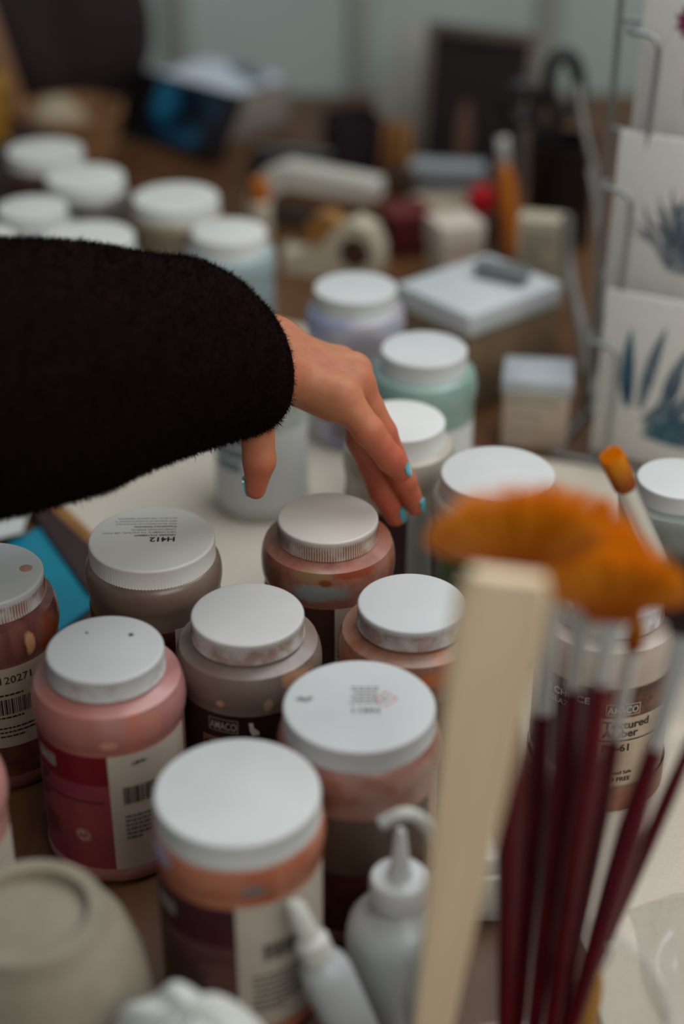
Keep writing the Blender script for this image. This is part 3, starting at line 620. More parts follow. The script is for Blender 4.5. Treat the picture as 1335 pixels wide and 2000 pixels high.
def brush(label, b, tpt, kind='fan', span=60, hl=.034, hair=hairO, hr=.0064, fl=.055, facing=(1, 0, 0), name='fan_brush', width=.0):
    """handle from b up to the ferrule, ferrule of length fl ending at tpt, bristles hl long beyond"""
    b, tpt = Vector(b), Vector(tpt); zax = (tpt - b).normalized(); x = Vector(facing); x = (x - zax * x.dot(zax)).normalized(); y = zax.cross(x)
    L = (tpt - b).length
    root = thing(name, label, 'brush', b, group=BG); root.rotation_euler = Matrix((x, y, zax)).transposed().to_euler()
    h = L - fl
    MB().tube([(0, 0, h * k) for k in (0, .03, .15, .4, .62, .78, .9, 1)], [hr * .25, hr * .45, hr * .62, hr * .8, hr * 1.0, hr * 1.05, hr * .85, hr * .74], 14).build('handle', crim, root, 50)
    fm = MB(); n = 20; vs = []; fs = []
    secs = [(h - .002, hr * .80, hr * .80), (h + .003, hr * .86, hr * .86), (h + .004, hr * .80, hr * .80), (h + fl * .25, hr * .82, hr * .80), (h + fl * .6, hr * 1.0, hr * .62), (L - .004, hr * 1.45, hr * .42), (L, hr * 1.5, hr * .42)] if kind == 'fan' else [(h - .002, hr * .8, hr * .8), (h + .004, hr * .88, hr * .88), (h + .006, hr * .8, hr * .8), (L - .006, hr * .8, hr * .8), (L, hr * .78, hr * .78)]
    for z, rx, ry in [(z_, a_ * .82, b_ * .82) for z_, a_, b_ in secs]:
        for i in range(n): a = 2 * math.pi * i / n; vs.append((rx * math.cos(a), ry * math.sin(a), z))
    for k in range(len(secs) - 1):
        for i in range(n): fs.append((k * n + i, k * n + (i + 1) % n, (k + 1) * n + (i + 1) % n, (k + 1) * n + i))
    fs += [tuple(range(n))[::-1], tuple(range((len(secs) - 1) * n, len(secs) * n))]
    fm.add(vs, fs).build('ferrule', ferr, root, 40)
    q = random.Random(hash(label) % 999); hm = MB(); NB = 640
    for i in range(NB):
        if kind == 'fan':
            s_ = q.uniform(-1, 1); a = R(span) * s_; l = hl * (1 - .18 * s_ * s_) * q.uniform(.84, 1.02)
            x0 = s_ * hr * 1.35; y0 = q.uniform(-1, 1) * hr * .34; dx, dz = math.sin(a), math.cos(a); yy = y0 * 1.9 + q.uniform(-.0008, .0008)
            pts = [(x0, y0, L - .002), (x0 + dx * l * .35 * .75, y0, L + (dz * .35 + .06 * abs(s_)) * l), (x0 + dx * l * .72 * .95, yy, L + dz * l * .72), (x0 + dx * l, yy * 1.2, L + dz * l)]
        else:
            a = q.uniform(0, 6.28); rr = hr * .72 * math.sqrt(q.random()); cx, cy = rr * math.cos(a), rr * math.sin(a); l = hl * (1 - .45 * rr / hr) * q.uniform(.9, 1)
            pts = [(cx, cy, L - .002), (cx * 1.25, cy * 1.25, L + l * .35), (cx * 1.0, cy * 1.0, L + l * .7), (cx * .35, cy * .35, L + l)] if kind == 'round' else [(cx, cy, L - .002), (cx * 1.06, cy * 1.06, L + hl * .4), (cx * 1.06, cy * 1.06, L + hl * .8), (cx * 1.04, cy * 1.04, L + hl)]
        hm.tube(pts, [.0006, .0006, .0005, .0002], 3, False)
    hm.build('bristles', hair, root, 0)
    return root
def bb(px, dz=.0, dy=0): p = on(px, 2080, .012); return (p.x, p.y + dy, TZ + .006 + dz)
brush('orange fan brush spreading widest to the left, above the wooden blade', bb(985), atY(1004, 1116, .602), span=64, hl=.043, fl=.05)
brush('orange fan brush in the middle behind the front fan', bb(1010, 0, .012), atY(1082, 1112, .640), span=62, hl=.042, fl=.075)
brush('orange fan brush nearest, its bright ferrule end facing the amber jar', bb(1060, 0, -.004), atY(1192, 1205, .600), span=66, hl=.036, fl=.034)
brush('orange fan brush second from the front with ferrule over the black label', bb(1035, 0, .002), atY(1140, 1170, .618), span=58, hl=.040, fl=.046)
brush('slim orange round brush below the front fan', bb(1085, 0, .010), atY(1236, 1262, .628), 'round', hl=.022, fl=.05, hr=.0046, name='round_brush')
brush('dark bristled fan brush at the right border', bb(1070, 0, -.016), atY(1345, 1235, .612), span=46, hl=.040, hair=hairK, fl=.06)
brush('thin red handled brush leaning furthest right, its head out of view', bb(1100, 0, .014), atY(1452, 1210, .632), 'round', hl=.02, fl=.05, hr=.0036, name='round_brush')
# flat brush leaning on the amber jar
b_ = Vector((.262, .880, TZ + .006)); tp = atY(1218, 944, .80)
fb = brush('flat orange brush with shiny white ferrule leaning beside the right hand jars', b_, tp + (tp - b_).normalized() * .0, 'flat', hl=.026, fl=.085, hr=.0088, name='flat_brush'); fb['group'] = 'loose brushes by the amber jar'; del fb['group']
# hake: wide pale wooden blade brush
pale_wood = noisy('pale_bamboo', (244, 220, 184), (228, 202, 162), 16, .6, (3, 3, .25))
tpx, bpx = atY(990, 1122, .530), Vector((.0375, .551, TZ + .006)); zax = (tpx - bpx).normalized(); xa = Vector((1, -.10, 0)); xa = (xa - zax * xa.dot(zax)).normalized(); ya = zax.cross(xa)
hk = thing('wooden_paddle', 'wide pale wooden blade standing in the clear pot before the brushes', 'paddle', bpx); hk.rotation_euler = Matrix((xa, ya, zax)).transposed().to_euler(); L = (tpx - bpx).length
def blade(prof, th, name, m, parent):
    n = len(prof); vs, fs = [], []
    for z, wl, wr in prof:
        for s_ in (-1, 1): vs += [(-wl + .0015, s_ * th, z), (-wl, s_ * th * .4, z), (wr, s_ * th * .4, z), (wr - .0015, s_ * th, z)]
    for k in range(n - 1):
        o = 8 * k; cyc = [0, 3, 2, 6, 7, 4, 5, 1]
        for i in range(8): a, b2 = cyc[i], cyc[(i + 1) % 8]; fs.append((o + a, o + b2, o + 8 + b2, o + 8 + a))
    cyc = [0, 3, 2, 6, 7, 4, 5, 1]; fs += [tuple(cyc), tuple(8 * (n - 1) + c for c in cyc[::-1])]
    return MB().add(vs, fs).build(name, m, parent, 30)
blade([(0, .006, .006), (.02, .0075, .0075), (L * .35, .0110, .0100), (L * .6, .0150, .0135), (L * .8, .0175, .0160), (L * .92, .0185, .0182), (L * .975, .0182, .0180), (L, .0140, .0150)], .0032, 'blade', pale_wood, hk)
# yellow tool in the pot, small white pot, wash bottle
yel = thing('yellow_tool', 'short yellow handled tool inside the clear pot', 'tool', (.122, .598, TZ + .006))
MB().tube([(0, 0, 0), (.002, 0, .02), (.004, 0, .05), (.006, -.002, .062)], [.006, .0085, .0075, .004], 14).build('handle', noisy('yellow_plastic', (176, 122, 26), (160, 104, 20), 20, .4), yel)
MB().tube(spline([(.006, -.002, .060), (.004, -.002, .075), (.008, -.002, .084), (.013, -.002, .075), (.008, -.002, .060)], 5), .0009, 6).build('wire_loop', ferr, yel)
p = on(948, 1806, 0); p.y += .014
wb = thing('small_bottle', 'small square white bottle on the desk between the wooden blade and red handles', 'bottle', (p.x, p.y, TZ))
wp = noisy('milky_plastic', (214, 214, 204), (204, 204, 194), 12, .35)
MB().box((0, 0, .017), (.027, .027, .034), bev=.003).build('body', wp, wb); MB().lathe([(0, .033), (.0105, .033), (.011, .035), (.011, .043), (.010, .045), (0, .045)], 40).build('cap', lid_mat(0), wb)
sq = thing('squeeze_bottle', 'white squeeze bottle with curved white spout, between front peach jar and wooden blade', 'bottle', (.030, .640, TZ))
trp = noisy('translucent_plastic', (190, 194, 194), (176, 180, 182), 9, .35, sss=.2)
MB().lathe([(0, 0), (.026, 0), (.028, .003), (.028, .052), (.0265, .060), (.021, .067), (.0145, .071), (.0125, .073), (.0125, .078), (0, .078)], 56).build('body', trp, sq)
MB().lathe([(0, .076), (.0150, .076), (.0155, .078), (.0155, .090), (.0145, .092), (.007, .093), (.0052, .100), (.0028, .122), (.0016, .124), (0, .124)], 40, rad=lambda k, i: 1 + (.02 if k in (2, 3) and i % 2 else 0)).build('nozzle_cap', lid_mat(0), sq)
MB().tube(spline([(.0150, 0, .084), (.020, 0, .098), (.017, -.002, .120), (.009, -.004, .135), (.000, -.006, .139), (-.010, -.006, .133)], 7), .0034, 12).build('spout', wp, sq)
s2 = thing('squeeze_bottle', 'small white nozzle tipped bottle tilted against the front of the curved spout bottle', 'bottle', (.0130, .594, TZ + .005), (R(-6), R(-20), 0))
MB().lathe([(0, 0), (.0125, 0), (.0135, .002), (.0135, .060), (.012, .068), (.008, .072), (.007, .076), (0, .076)], 40).build('body', trp, s2)
MB().lathe([(0, .074), (.0088, .074), (.0088, .084), (.006, .087), (.0046, .106), (.0030, .109), (0, .109)], 32).build('nozzle_cap', wp, s2)

bgm = MB(); nu, nv = 60, 44; vs, fs = [], []
for i in range(nu + 1):
    for j in range(nv + 1):
        u, v = i / nu, j / nv; e = (math.sin(math.pi * u) * math.sin(math.pi * v)) ** .6
        h_ = .030 + .012 * math.sin(9 * u + 5 * v) + .009 * math.sin(17 * v - 6 * u + 1) + .006 * math.sin(23 * u + 11 * v) + .004 * math.sin(41 * u - 19 * v)
        vs.append((-.075 + .15 * u + .006 * math.sin(8 * v), -.085 + .17 * v + .006 * math.sin(7 * u), .0008 + max(0, e * h_)))
for i in range(nu):
    for j in range(nv): o_ = i * (nv + 1) + j; fs.append((o_, o_ + nv + 1, o_ + nv + 2, o_ + 1))
bag_o = bgm.add(vs, fs).build('plastic_bag', glass, None, 0); bag_o.location = (.252, .640, TZ); bag_o.rotation_euler = (0, 0, R(12)); bag_o.data.polygons.foreach_set('use_smooth', [True] * len(bag_o.data.polygons))
tag(bag_o, 'crumpled clear plastic bag lying on the pale sheet right of the brush pot', 'bag')

# ------------------------------------------------------------------ front left: upturned clay pot, white rag
clay = noisy('bisque_clay', (142, 134, 116), (130, 122, 104), 40, .8, bump=.1)
c = on(56, 1783, .122)
bp = MB().lathe([(0, 0.117), (.0275, .1165), (.029, .1225), (.0360, .1228), (.0372, .121), (.0385, .115), (.0415, .1115), (.0475, .102), (.0530, .085), (.0565, .060), (.058, .035), (.057, .010), (.0555, 0), (.052, 0), (.052, .03), (.046, .09), (0, .10)], 96).build('clay_pot', clay, None, 40)
bp.location = (c.x, c.y, TZ); tag(bp, 'tan unglazed clay pot standing upside down with its foot ring up', 'pot')
rag = MB(); n, mrow = 72, 26; vs = []; fs = []
def wob(a, t): return 1 + .14 * math.sin(3 * a + 1.0) + .10 * math.sin(5 * a + 2 * t) + .05 * math.sin(9 * a + 5 * t)
for k in range(mrow + 1):
    t_ = k / mrow; r_ = .050 * math.sin(min(1, t_ * 1.02) * math.pi / 2) ** .75; zz = .116 * math.cos(t_ * math.pi / 2) ** .55
    for i in range(n):
        a = 2 * math.pi * i / n; rr = r_ * (1 + (wob(a, t_) - 1) * t_ * .8); vs.append((rr * math.sin(a), -rr * math.cos(a) * .62, max(0, zz + .010 * math.sin(2 * a + .8) * math.sin(t_ * 3.1) + .003 * math.sin(7 * a + 8 * t_))))
for k in range(mrow):
    for i in range(n): j = (i + 1) % n; fs.append((k * n + i, (k + 1) * n + i, (k + 1) * n + j, k * n + j))
rg = rag.add(vs, fs).build('paper_towel', noisy('white_tissue', (206, 208, 202), (196, 198, 192), 60, .9, bump=.2), None, 0)
me = rg.data; me.polygons.foreach_set('use_smooth', [True] * len(me.polygons)); rg.location = (-.068, .525, TZ); tag(rg, 'crumpled white paper towel at the bottom edge in front of the peach jar', 'towel')

# ------------------------------------------------------------------ behind the taupe jar: folder, book, ruler, paper
def slab(name, label, cat, pts, z0, z1, m, extra=None):
    cx = sum(p.x for p in pts) / len(pts); cy = sum(p.y for p in pts) / len(pts)
    t = thing(name, label, cat, (cx, cy, 0)); MB().prism([(p.x - cx, p.y - cy) for p in pts], z0, z1).build('cover', m, t, 0)
    return t, cx, cy
p4 = [on(15, 1075), on(72, 1040), on(178, 1195), on(90, 1270)]
t, cx, cy = slab('plastic_folder', 'bright blue plastic folder lying on the desk between the two left jars', 'folder', p4, .0002, .004, noisy('blue_plastic', (6, 128, 150), (4, 114, 136), 10, .3))
MB().prism([(p.x - cx + (.003 if i in (1, 2) else 0), (p.y - cy) * .97) for i, p in enumerate(p4)], .0045, .0065).build('flap', MATS['blue_plastic'], t, 0)
p4 = [on(60, 1000), on(84, 995), on(178, 1085), on(178, 1180), on(82, 1045)]
t, cx, cy = slab('notebook', 'dark maroon notebook lying beside the blue folder', 'book', p4, .0002, .010, mat('maroon_cover', (44, 18, 22), .6))
p4 = [on(70, 972), on(96, 968), on(182, 1052), on(182, 1082)]
t = thing('wooden_ruler', 'golden wooden ruler along the left edge of the pale sheet', 'ruler', (0, 0, 0)); MB().prism([(p.x, p.y) for p in p4], .0008, .005).build('strip', noisy('golden_wood', (160, 112, 48), (140, 92, 36), 30, .5), t, 0)
tk = MB(); d_ = (p4[2] - p4[1])
for i in range(12): q_ = p4[1] + d_ * (i / 12); tk.box((q_.x - .004, q_.y - .003, .0051), (.005, .0007, .0002), None, 0)
tk.build('tick_marks', ink, t, 0)
p4 = [on(-60, 960), on(70, 985), on(46, 1064), on(-60, 1090)]
pp = MB().prism([(p.x, p.y) for p in p4], .0104, .0118).build('white_card', mat('card_white', (196, 200, 194), .7), None, 0); tag(pp, 'white card sheet corner under the sleeve by the left border', 'card')
# ------------------------------------------------------------------ right: picture rack with three art cards
yaw = R(-27); U = Vector((math.cos(yaw), math.sin(yaw), 0)); N_ = Vector((math.sin(yaw), -math.cos(yaw), 0))
wire = mat('rack_wire', (150, 152, 150), .4, .8)
c3 = on(1152, 872, .012)
rk = thing('card_rack', 'tall wire rack holding three art cards at the right border', 'rack', (c3.x, c3.y, TZ), (0, 0, yaw))
W_ = .15
fr = MB()
for x in (-.030, .004, W_): fr.tube([(x, .075, .0), (x, .075, .56)], .0026, 8)
for x in (-.030, .004, W_): fr.tube([(x, -.012, .003), (x, .10, .003)], .0026, 8)
for z in (.14, .27, .36, .50): fr.tube([(-.030, .075, z), (W_, .075, z)], .0022, 8)
fr.tube([(-.030, -.012, .003), (W_, -.012, .003)], .0026, 8); fr.tube([(-.030, .10, .003), (W_, .10, .003)], .0026, 8)
fr.build('wire_frame', wire, rk, 50)
cards = [(0, .006, .0, .150, 0), (-.008, .128, .024, .155, 1), (-.004, .255, .046, .17, 2)]
cm = noisy('card_board', (214, 212, 206), (206, 203, 197), 160, .7, bump=.05)
navy = noisy('blue_wash', (38, 66, 92), (120, 132, 138), 60, .7, lo=.3, hi=.75); teal = noisy('teal_wash', (50, 104, 118), (28, 56, 84), 40, .7); greyw = noisy('grey_wash', (98, 106, 116), (150, 150, 150), 60, .7); purp = noisy('berry_wash', (96, 16, 50), (130, 40, 84), 40, .7)
def leaf(mb, p0, ang, ln, wd, curve=0.0, n=8):
    vs = []; x, z = p0; a = ang
    for i in range(n + 1):
        u = i / n; w = wd * math.sin(math.pi * (u * .92 + .06)) ** .8 * (1 - .3 * u)
        vs += [(x - w * math.cos(a) , 0, z + w * math.sin(a)), (x + w * math.cos(a), 0, z - w * math.sin(a))]
        x += math.sin(a) * ln / n; z += math.cos(a) * ln / n; a += curve / n
    mb.add([(v[0], -.0004 - .00003 * (len(mb.v) % 7), v[2]) for v in vs], [(2 * i, 2 * i + 1, 2 * i + 3, 2 * i + 2) for i in range(n)])
names = ['art card with dark blue feather-like leaves, lowest on the wire rack', 'art card with a branching grey blue plant, middle of the wire rack', 'art card with a berry red flower edge, topmost on the wire rack']
for x, z, y, hgt, k in cards:
    pw = Vector((c3.x, c3.y, TZ)) + U * x + Vector((-U.y, U.x, 0)) * y + Vector((0, 0, z))
    cd = thing('art_card', names[k], 'card', pw, (R(-3), 0, yaw), group='art cards on the wire rack')
    MB().box((.055, .003, hgt / 2), (.11, .006, hgt), bev=.0008).build('board', cm, cd, 30)
    q = random.Random(k + 3); d1, d2 = MB(), MB()
    if k == 0:
        for i, (lx, a, l, w2) in enumerate(((.030, -.16, .070, .0065), (.040, .10, .078, .0064), (.060, .16, .064, .0075), (.075, .3, .07, .0065), (.028, -.2, .05, .0050))): leaf(d2 if i in (0, 4) else d1, (lx, .050), a, l, w2, .2)
        for i in range(26): leaf(d1 if i % 2 else d2, (.046 + q.uniform(-.004, .01), .030 + q.uniform(-.004, .012)), q.uniform(.5, 1.75), q.uniform(.03, .055), q.uniform(.0018, .0042), q.uniform(-.6, .3))
        m1, m2 = navy, teal
    elif k == 1:
        for i in range(46):
            a = q.uniform(-1.0, 1.2); leaf(d1 if i % 3 else d2, (.062 + q.uniform(-.012, .012), .050 + q.uniform(-.006, .01)), a, q.uniform(.03, .062), q.uniform(.0014, .0032), q.uniform(-.6, .6))
        for i in range(5): leaf(d2, (.06 + .004 * i, .055), -.1 + .18 * i, .055, .0035, .2)
        m1, m2 = greyw, navy
    else:
        for i in range(9): leaf(d1, (.040, .115), i * .7, .014, .0042, .3)
        for i in range(3): leaf(d2, (.043, .05), .1 * i, .06, .0012, .1)
        m1, m2 = purp, greyw
    d1.build('painted_leaves', m1, cd, 0); d2.build('painted_strokes', m2, cd, 0)
    zt = z + hgt * .72 if k < 2 else z + hgt * .62
    MB().tube(spline([(x - .006, y + .004, zt + .002), (x - .004, y - .010, zt + .001), (x + .012, y - .012, zt), (x + .0185, y - .012, zt - .004), (x + .021, y - .012, zt - .014), (x + .020, y - .012, z + hgt * .3), (x + .019, y - .012, z + .004)], 6), .0026, 8).build('pocket_wire', wire, rk, 50)
# cables beside the rack
cabm = noisy('grey_cable', (132, 128, 122), (112, 108, 102), 20, .4)
cl = ['grey cable hanging highest beside the dark tool cup', 'pale cable looping down past the small carton', 'thin grey cable just left of the wire rack', 'dark grey cable beside the lower art card']
for i, (pts, r_) in enumerate((([(1126, 165, 1.62), (1140, 250, 1.60), (1160, 340, 1.58), (1172, 450, 1.56), (1182, 560, 1.53), (1186, 640, 1.5)], .0035), ([(1108, 420, 1.52), (1108, 500, 1.51), (1116, 560, 1.49), (1134, 640, 1.46), (1144, 740, 1.43), (1146, 830, 1.40), (1138, 905, 1.365)], .0062), ([(1150, 330, 1.56), (1166, 430, 1.53), (1170, 520, 1.50), (1168, 620, 1.47), (1164, 740, 1.43), (1156, 840, 1.38), (1150, 900, 1.34)], .0028), ([(1176, 330, 1.52), (1178, 480, 1.48), (1172, 640, 1.44), (1166, 760, 1.40), (1160, 890, 1.33)], .0024))):
    w3 = [atY(*p) for p in pts]
    for p in w3: p.z = max(p.z, r_ + .001)
    o = MB().tube(spline(w3, 8), r_, 10).build('cable', cabm if i < 3 else mat('dark_cable', (72, 62, 62), .5), None, 60); tag(o, cl[i], 'cable', 'cables by the wire rack')

# ------------------------------------------------------------------ the back of the desk
def carton(name, label, cat, loc, d, rz, m, lidm=None, lidh=.02, extra=None, lines=None, seam=True, tilt=0):
    t = thing(name, label, cat, loc, (tilt, 0, rz))
    MB().box((0, 0, d[2] / 2), d, bev=.0025).build('body', m, t, 30)
    if lidm: MB().box((0, 0, d[2] + .0005 - lidh / 2), (d[0] + .004, d[1] + .004, lidh), bev=.0025).build('lid', lidm, t, 30)
    if lines:
        pr = MB(); q = random.Random(2)
        for i in range(lines):
            wd = d[0] * q.uniform(.45, .72); pr.box((-d[0] * .38 + wd / 2, -d[1] / 2 - .0004, d[2] * (.86 - .72 * i / lines)), (wd, .0006, d[2] * .018), None, 0)
        pr.build('lettering', mat('faint_ink', (120, 112, 100), .6), t, 0)
    return t
card = noisy('cardboard', (122, 100, 76), (106, 86, 64), 20, .8); whitec = noisy('white_carton', (196, 200, 200), (182, 188, 190), 8, .5); creamc = noisy('cream_carton', (184, 174, 150), (172, 160, 136), 14, .6)
f_ = on(930, 622, .1)
carton('carton', 'brown carton with pale blue white lid beside the mint green jar', 'box', (f_.x + .008, f_.y + .078, TZ), (.115, .095, .1), R(40), card, whitec, .022)
p = on(1048, 884); carton('small_carton', 'small pale pink carton with clear grey top standing before the cables', 'box', (p.x, p.y + .026, TZ), (.058, .048, .068), R(-8), noisy('pinkish_carton', (176, 162, 146), (160, 142, 126), 30, .55), noisy('clear_top', (176, 180, 184), (150, 154, 160), 20, .2), .014, lines=4)
p = on(1040, 690); carton('upright_carton', 'upright cream carton with lines of print behind the brown carton', 'box', (.204, 1.585, TZ), (.048, .03, .105), R(-14), creamc, None, lines=8)
p = on(880, 560); carton('low_carton', 'low white and peach carton behind the brown carton', 'box', (.118, 1.63, TZ), (.046, .044, .085), R(20), noisy('peach_carton', (192, 168, 148), (200, 190, 176), 12, .6), noisy('pinkish_lid', (206, 190, 176), (196, 180, 164), 12, .6), .03)
carton('grey_tin', 'flat grey tin lying on the lid of the brown carton', 'tin', (f_.x + .030, f_.y + .088, .1014), (.05, .018, .012), R(-32), mat('grey_tin', (120, 124, 122), .4), mat('tin_lid', (104, 108, 108), .35), .004)
# tape dispenser, cream
td = thing('tape_dispenser', 'cream desktop tape dispenser with brown roll behind the lilac jar', 'dispenser', atY(665, 520, 1.68) * 1, (0, 0, R(-22))); td.location.z = TZ; td.scale = (.85, .85, .85)
crp = noisy('cream_plastic', (200, 190, 168), (186, 174, 150), 9, .4)
prof = [(-.075, 0), (.05, 0), (.058, .02), (.056, .05), (.045, .074), (.022, .082), (0, .072), (-.02, .045), (-.05, .030), (-.072, .026)]
MB().prism(prof, -.018, .018, Matrix.Rotation(R(90), 4, 'X')).build('housing', crp, td, 40)
MB().lathe([(.012, -.0195), (.020, -.0195), (.020, .0195), (.012, .0195)], 40, M=Matrix.Translation((.026, 0, .042)) @ Matrix.Rotation(R(90), 4, 'X')).build('hub', mat('dark_hub', (70, 40, 28), .5), td, 40)
MB().lathe([(.012, -.0125), (.026, -.0125), (.026, .0125), (.012, .0125)], 40, M=Matrix.Translation((-.018, 0, .058)) @ Matrix.Rotation(R(90), 4, 'X')).build('tape_roll', noisy('tan_tape', (160, 112, 56), (146, 100, 50), 20, .4), td, 40)
MB().box((-.073, 0, .03), (.003, .03, .012), None, .0006).build('cutter', ferr, td)
# white arch-shaped stapler
stp = thing('stapler', 'long white stapler with dark jaw behind the cream dispenser', 'stapler', atY(612, 425, 1.84), (0, 0, R(-16))); stp.location.z = TZ
MB().box((0, 0, .008), (.15, .034, .016), None, .004).build('base', mat('dark_base', (60, 50, 46), .5), stp)
MB().prism([(-.078, .004), (-.064, .0), (-.052, .028), (-.03, .046), (.07, .040), (.082, .044), (.080, .060), (-.03, .072), (-.060, .060), (-.074, .036)], -.018, .018, Matrix.Rotation(R(90), 4, 'X')).build('arm', noisy('ivory_plastic', (206, 202, 190), (194, 188, 174), 8, .4), stp, 40)
# tablet leaning against a white topped box
pbx = Vector((-.156, 2.232, 0))
bx = thing('paper_box', 'grey box with white paper on top behind the dark tablet', 'box', (pbx.x, pbx.y, TZ), (0, 0, R(-42)))
MB().box((-.006, -.012, .031), (.145, .126, .062), bev=.003).build('body', noisy('grey_carton', (140, 132, 122), (124, 116, 106), 10, .7), bx, 30)
for i, (dx, rz) in enumerate(((0, 2), (.008, -4), (-.006, 3))): MB().box((dx - .006, -.012, .0632 + .0022 * i), (.132, .112, .002), Matrix.Rotation(R(rz), 4, 'Z'), .0004).build('paper_sheet', mat('blue_white_paper', (206, 214, 224), .7), bx, 0)
cp = thing('bulldog_clip', 'grey clip lying on the white paper of the grey box', 'clip', (pbx.x + .03, pbx.y - .005, .0705), (0, 0, R(-62)))
MB().box((0, 0, .004), (.075, .024, .006), None, .002).build('clip_body', mat('grey_clip', (110, 124, 128), .4), cp); MB().tube(spline([(.03, -.008, .007), (.052, -.006, .010), (.056, 0, .010), (.052, .006, .010), (.03, .008, .007)], 5), .0012, 8).build('clip_wire', ferr, cp)
tb = thing('tablet', 'dark tablet with blue picture on its screen leaning on the grey box', 'tablet', (-.236, 2.118, TZ + .002), (R(-34), 0, R(-42)))
MB().box((0, 0, .047), (.205, .010, .094), None, .004).build('case', mat('tablet_black', (20, 12, 14), .4), tb)
scr = bpy.data.materials.new('screen'); scr.use_nodes = True; tn = NT(scr); nn = tn.noise(14, 2, .5, (0, 3, 1)); rc = tn.ramp(nn, [(.42, (6, 14, 22)), (.56, (14, 66, 92)), (.7, (40, 104, 128))]); tn.color(rc)
tn.l.new(rc, tn.b.inputs['Emission Color']); tn.b.inputs['Emission Strength'].default_value = .18; tn.b.inputs['Roughness'].default_value = .15
MB().box((.014, -.0054, .048), (.118, .001, .074), None, 0).build('screen', scr, tb, 0)
MB().lathe([(0, 0), (.004, 0), (.004, .0008), (0, .001)], 16, M=Matrix.Translation((-.082, -.0052, .046)) @ Matrix.Rotation(R(90), 4, 'X')).build('button', mat('button_grey', (40, 36, 38), .4), tb)
# far left: dark bag, wooden crate corner, yellow box, bowl
bag = MB(); n, mrow = 64, 36; vs, fs = [], []
for k in range(mrow + 1):
    t_ = k / mrow; ph = math.pi * t_
    for i in range(n):
        a = 2 * math.pi * i / n; f = 1 + .10 * math.sin(3 * a + 2) + .07 * math.sin(5 * a + 6 * t_) + .05 * math.sin(8 * t_ + a) + .03 * math.sin(11 * a + 9 * t_)
        vs.append((.17 * math.sin(ph) ** .7 * math.cos(a) * f, .12 * math.sin(ph) ** .7 * math.sin(a) * f, .17 - .17 * math.cos(ph) * (1 if t_ > .5 else 1) ))
for k in range(mrow):
    for i in range(n): j = (i + 1) % n; fs.append((k * n + i, k * n + j, (k + 1) * n + j, (k + 1) * n + i))
bgo = thing('cloth_bag', 'large dark maroon cloth bag in the back left corner of the desk', 'bag', (-.45, 2.255, TZ))
bo = bag.add(vs, fs).build('cloth', noisy('dark_maroon_cloth', (26, 12, 15), (44, 24, 28), 5, .9), bgo, 0); bo.data.polygons.foreach_set('use_smooth', [True] * len(bo.data.polygons))
MB().tube(spline([(-.14, -.04, .30), (-.10, -.10, .40), (.02, -.12, .43), (.13, -.09, .38), (.16, -.02, .29)], 8), .012, 10).build('strap', mat('bag_strap', (54, 34, 40), .9), bgo)
cr = thing('wooden_easel', 'small brown wooden easel frame leaning at the top left border', 'easel', (-.452, 2.035, TZ + .036), (R(-16), R(-14), R(10)))
cr.scale = (.95, 1, .98)
fm = noisy('frame_wood', (132, 88, 46), (112, 70, 34), 9, .5, (2, 2, .3))
for x, z, d in ((.05, .09, (.034, .022, .18)), (-.13, .09, (.034, .022, .18)), (-.04, .163, (.15, .020, .034)), (-.04, .017, (.15, .020, .034))): MB().box((x, 0, z), d, None, .003).build('rail', fm, cr)
yb = thing('yellow_box', 'small mustard yellow box beside the brown frame at the left border', 'box', (-.440, 1.90, TZ + .0835), (0, 0, R(12)))
MB().box((0, 0, .035), (.09, .05, .07), None, .003).build('body', noisy('mustard_card', (160, 116, 16), (140, 96, 10), 10, .6), yb); MB().box((0, 0, .064), (.094, .054, .016), None, .002).build('lid', MATS['mustard_card'], yb)
dc = thing('dark_case', 'low dark case under the yellow box at the left border', 'case', (-.430, 1.90, TZ), (0, 0, R(12)))
MB().box((0, 0, .035), (.15, .085, .07), None, .006).build('body', MATS['dark_base'] if 'dark_base' in MATS else mat('dark_base', (60, 50, 46), .5), dc); MB().box((0, 0, .0745), (.154, .089, .016), None, .004).build('lid', mat('case_lid', (44, 34, 34), .5), dc)
bw = on(135, 228, .075)
bwl = thing('woven_bowl', 'round tan woven bowl behind the two white capped jars at the back left', 'bowl', (bw.x, bw.y, TZ))
bwl.scale = (.66, .66, 1.25)
MB().lathe([(0, 0), (.055, 0), (.075, .012), (.092, .04), (.1, .062), (.103, .064), (.103, .068), (.096, .068), (.086, .04), (.065, .014), (0, .008)], 72, rad=lambda k, i: 1 + .008 * math.sin(i * 24 * 2 * math.pi / 72 + k * 2)).build('body', noisy('tan_weave', (150, 108, 70), (120, 82, 50), 60, .8), bwl)
lp = thing('clay_lump', 'pale cream ball of clay resting in the tan bowl', 'clay', (bw.x - .014, bw.y - .005, .020))
lp.scale = (.85, .85, 1.15)
lpm = MB().lathe([(0, 0), (.025, .002), (.042, .018), (.046, .036), (.040, .054), (.022, .068), (0, .072)], 40, rad=lambda k, i: 1 + .05 * math.sin(3 * i * 2 * math.pi / 40 + k)).build('lump', noisy('cream_clay', (160, 146, 120), (142, 126, 100), 20, .8), lp, 60)
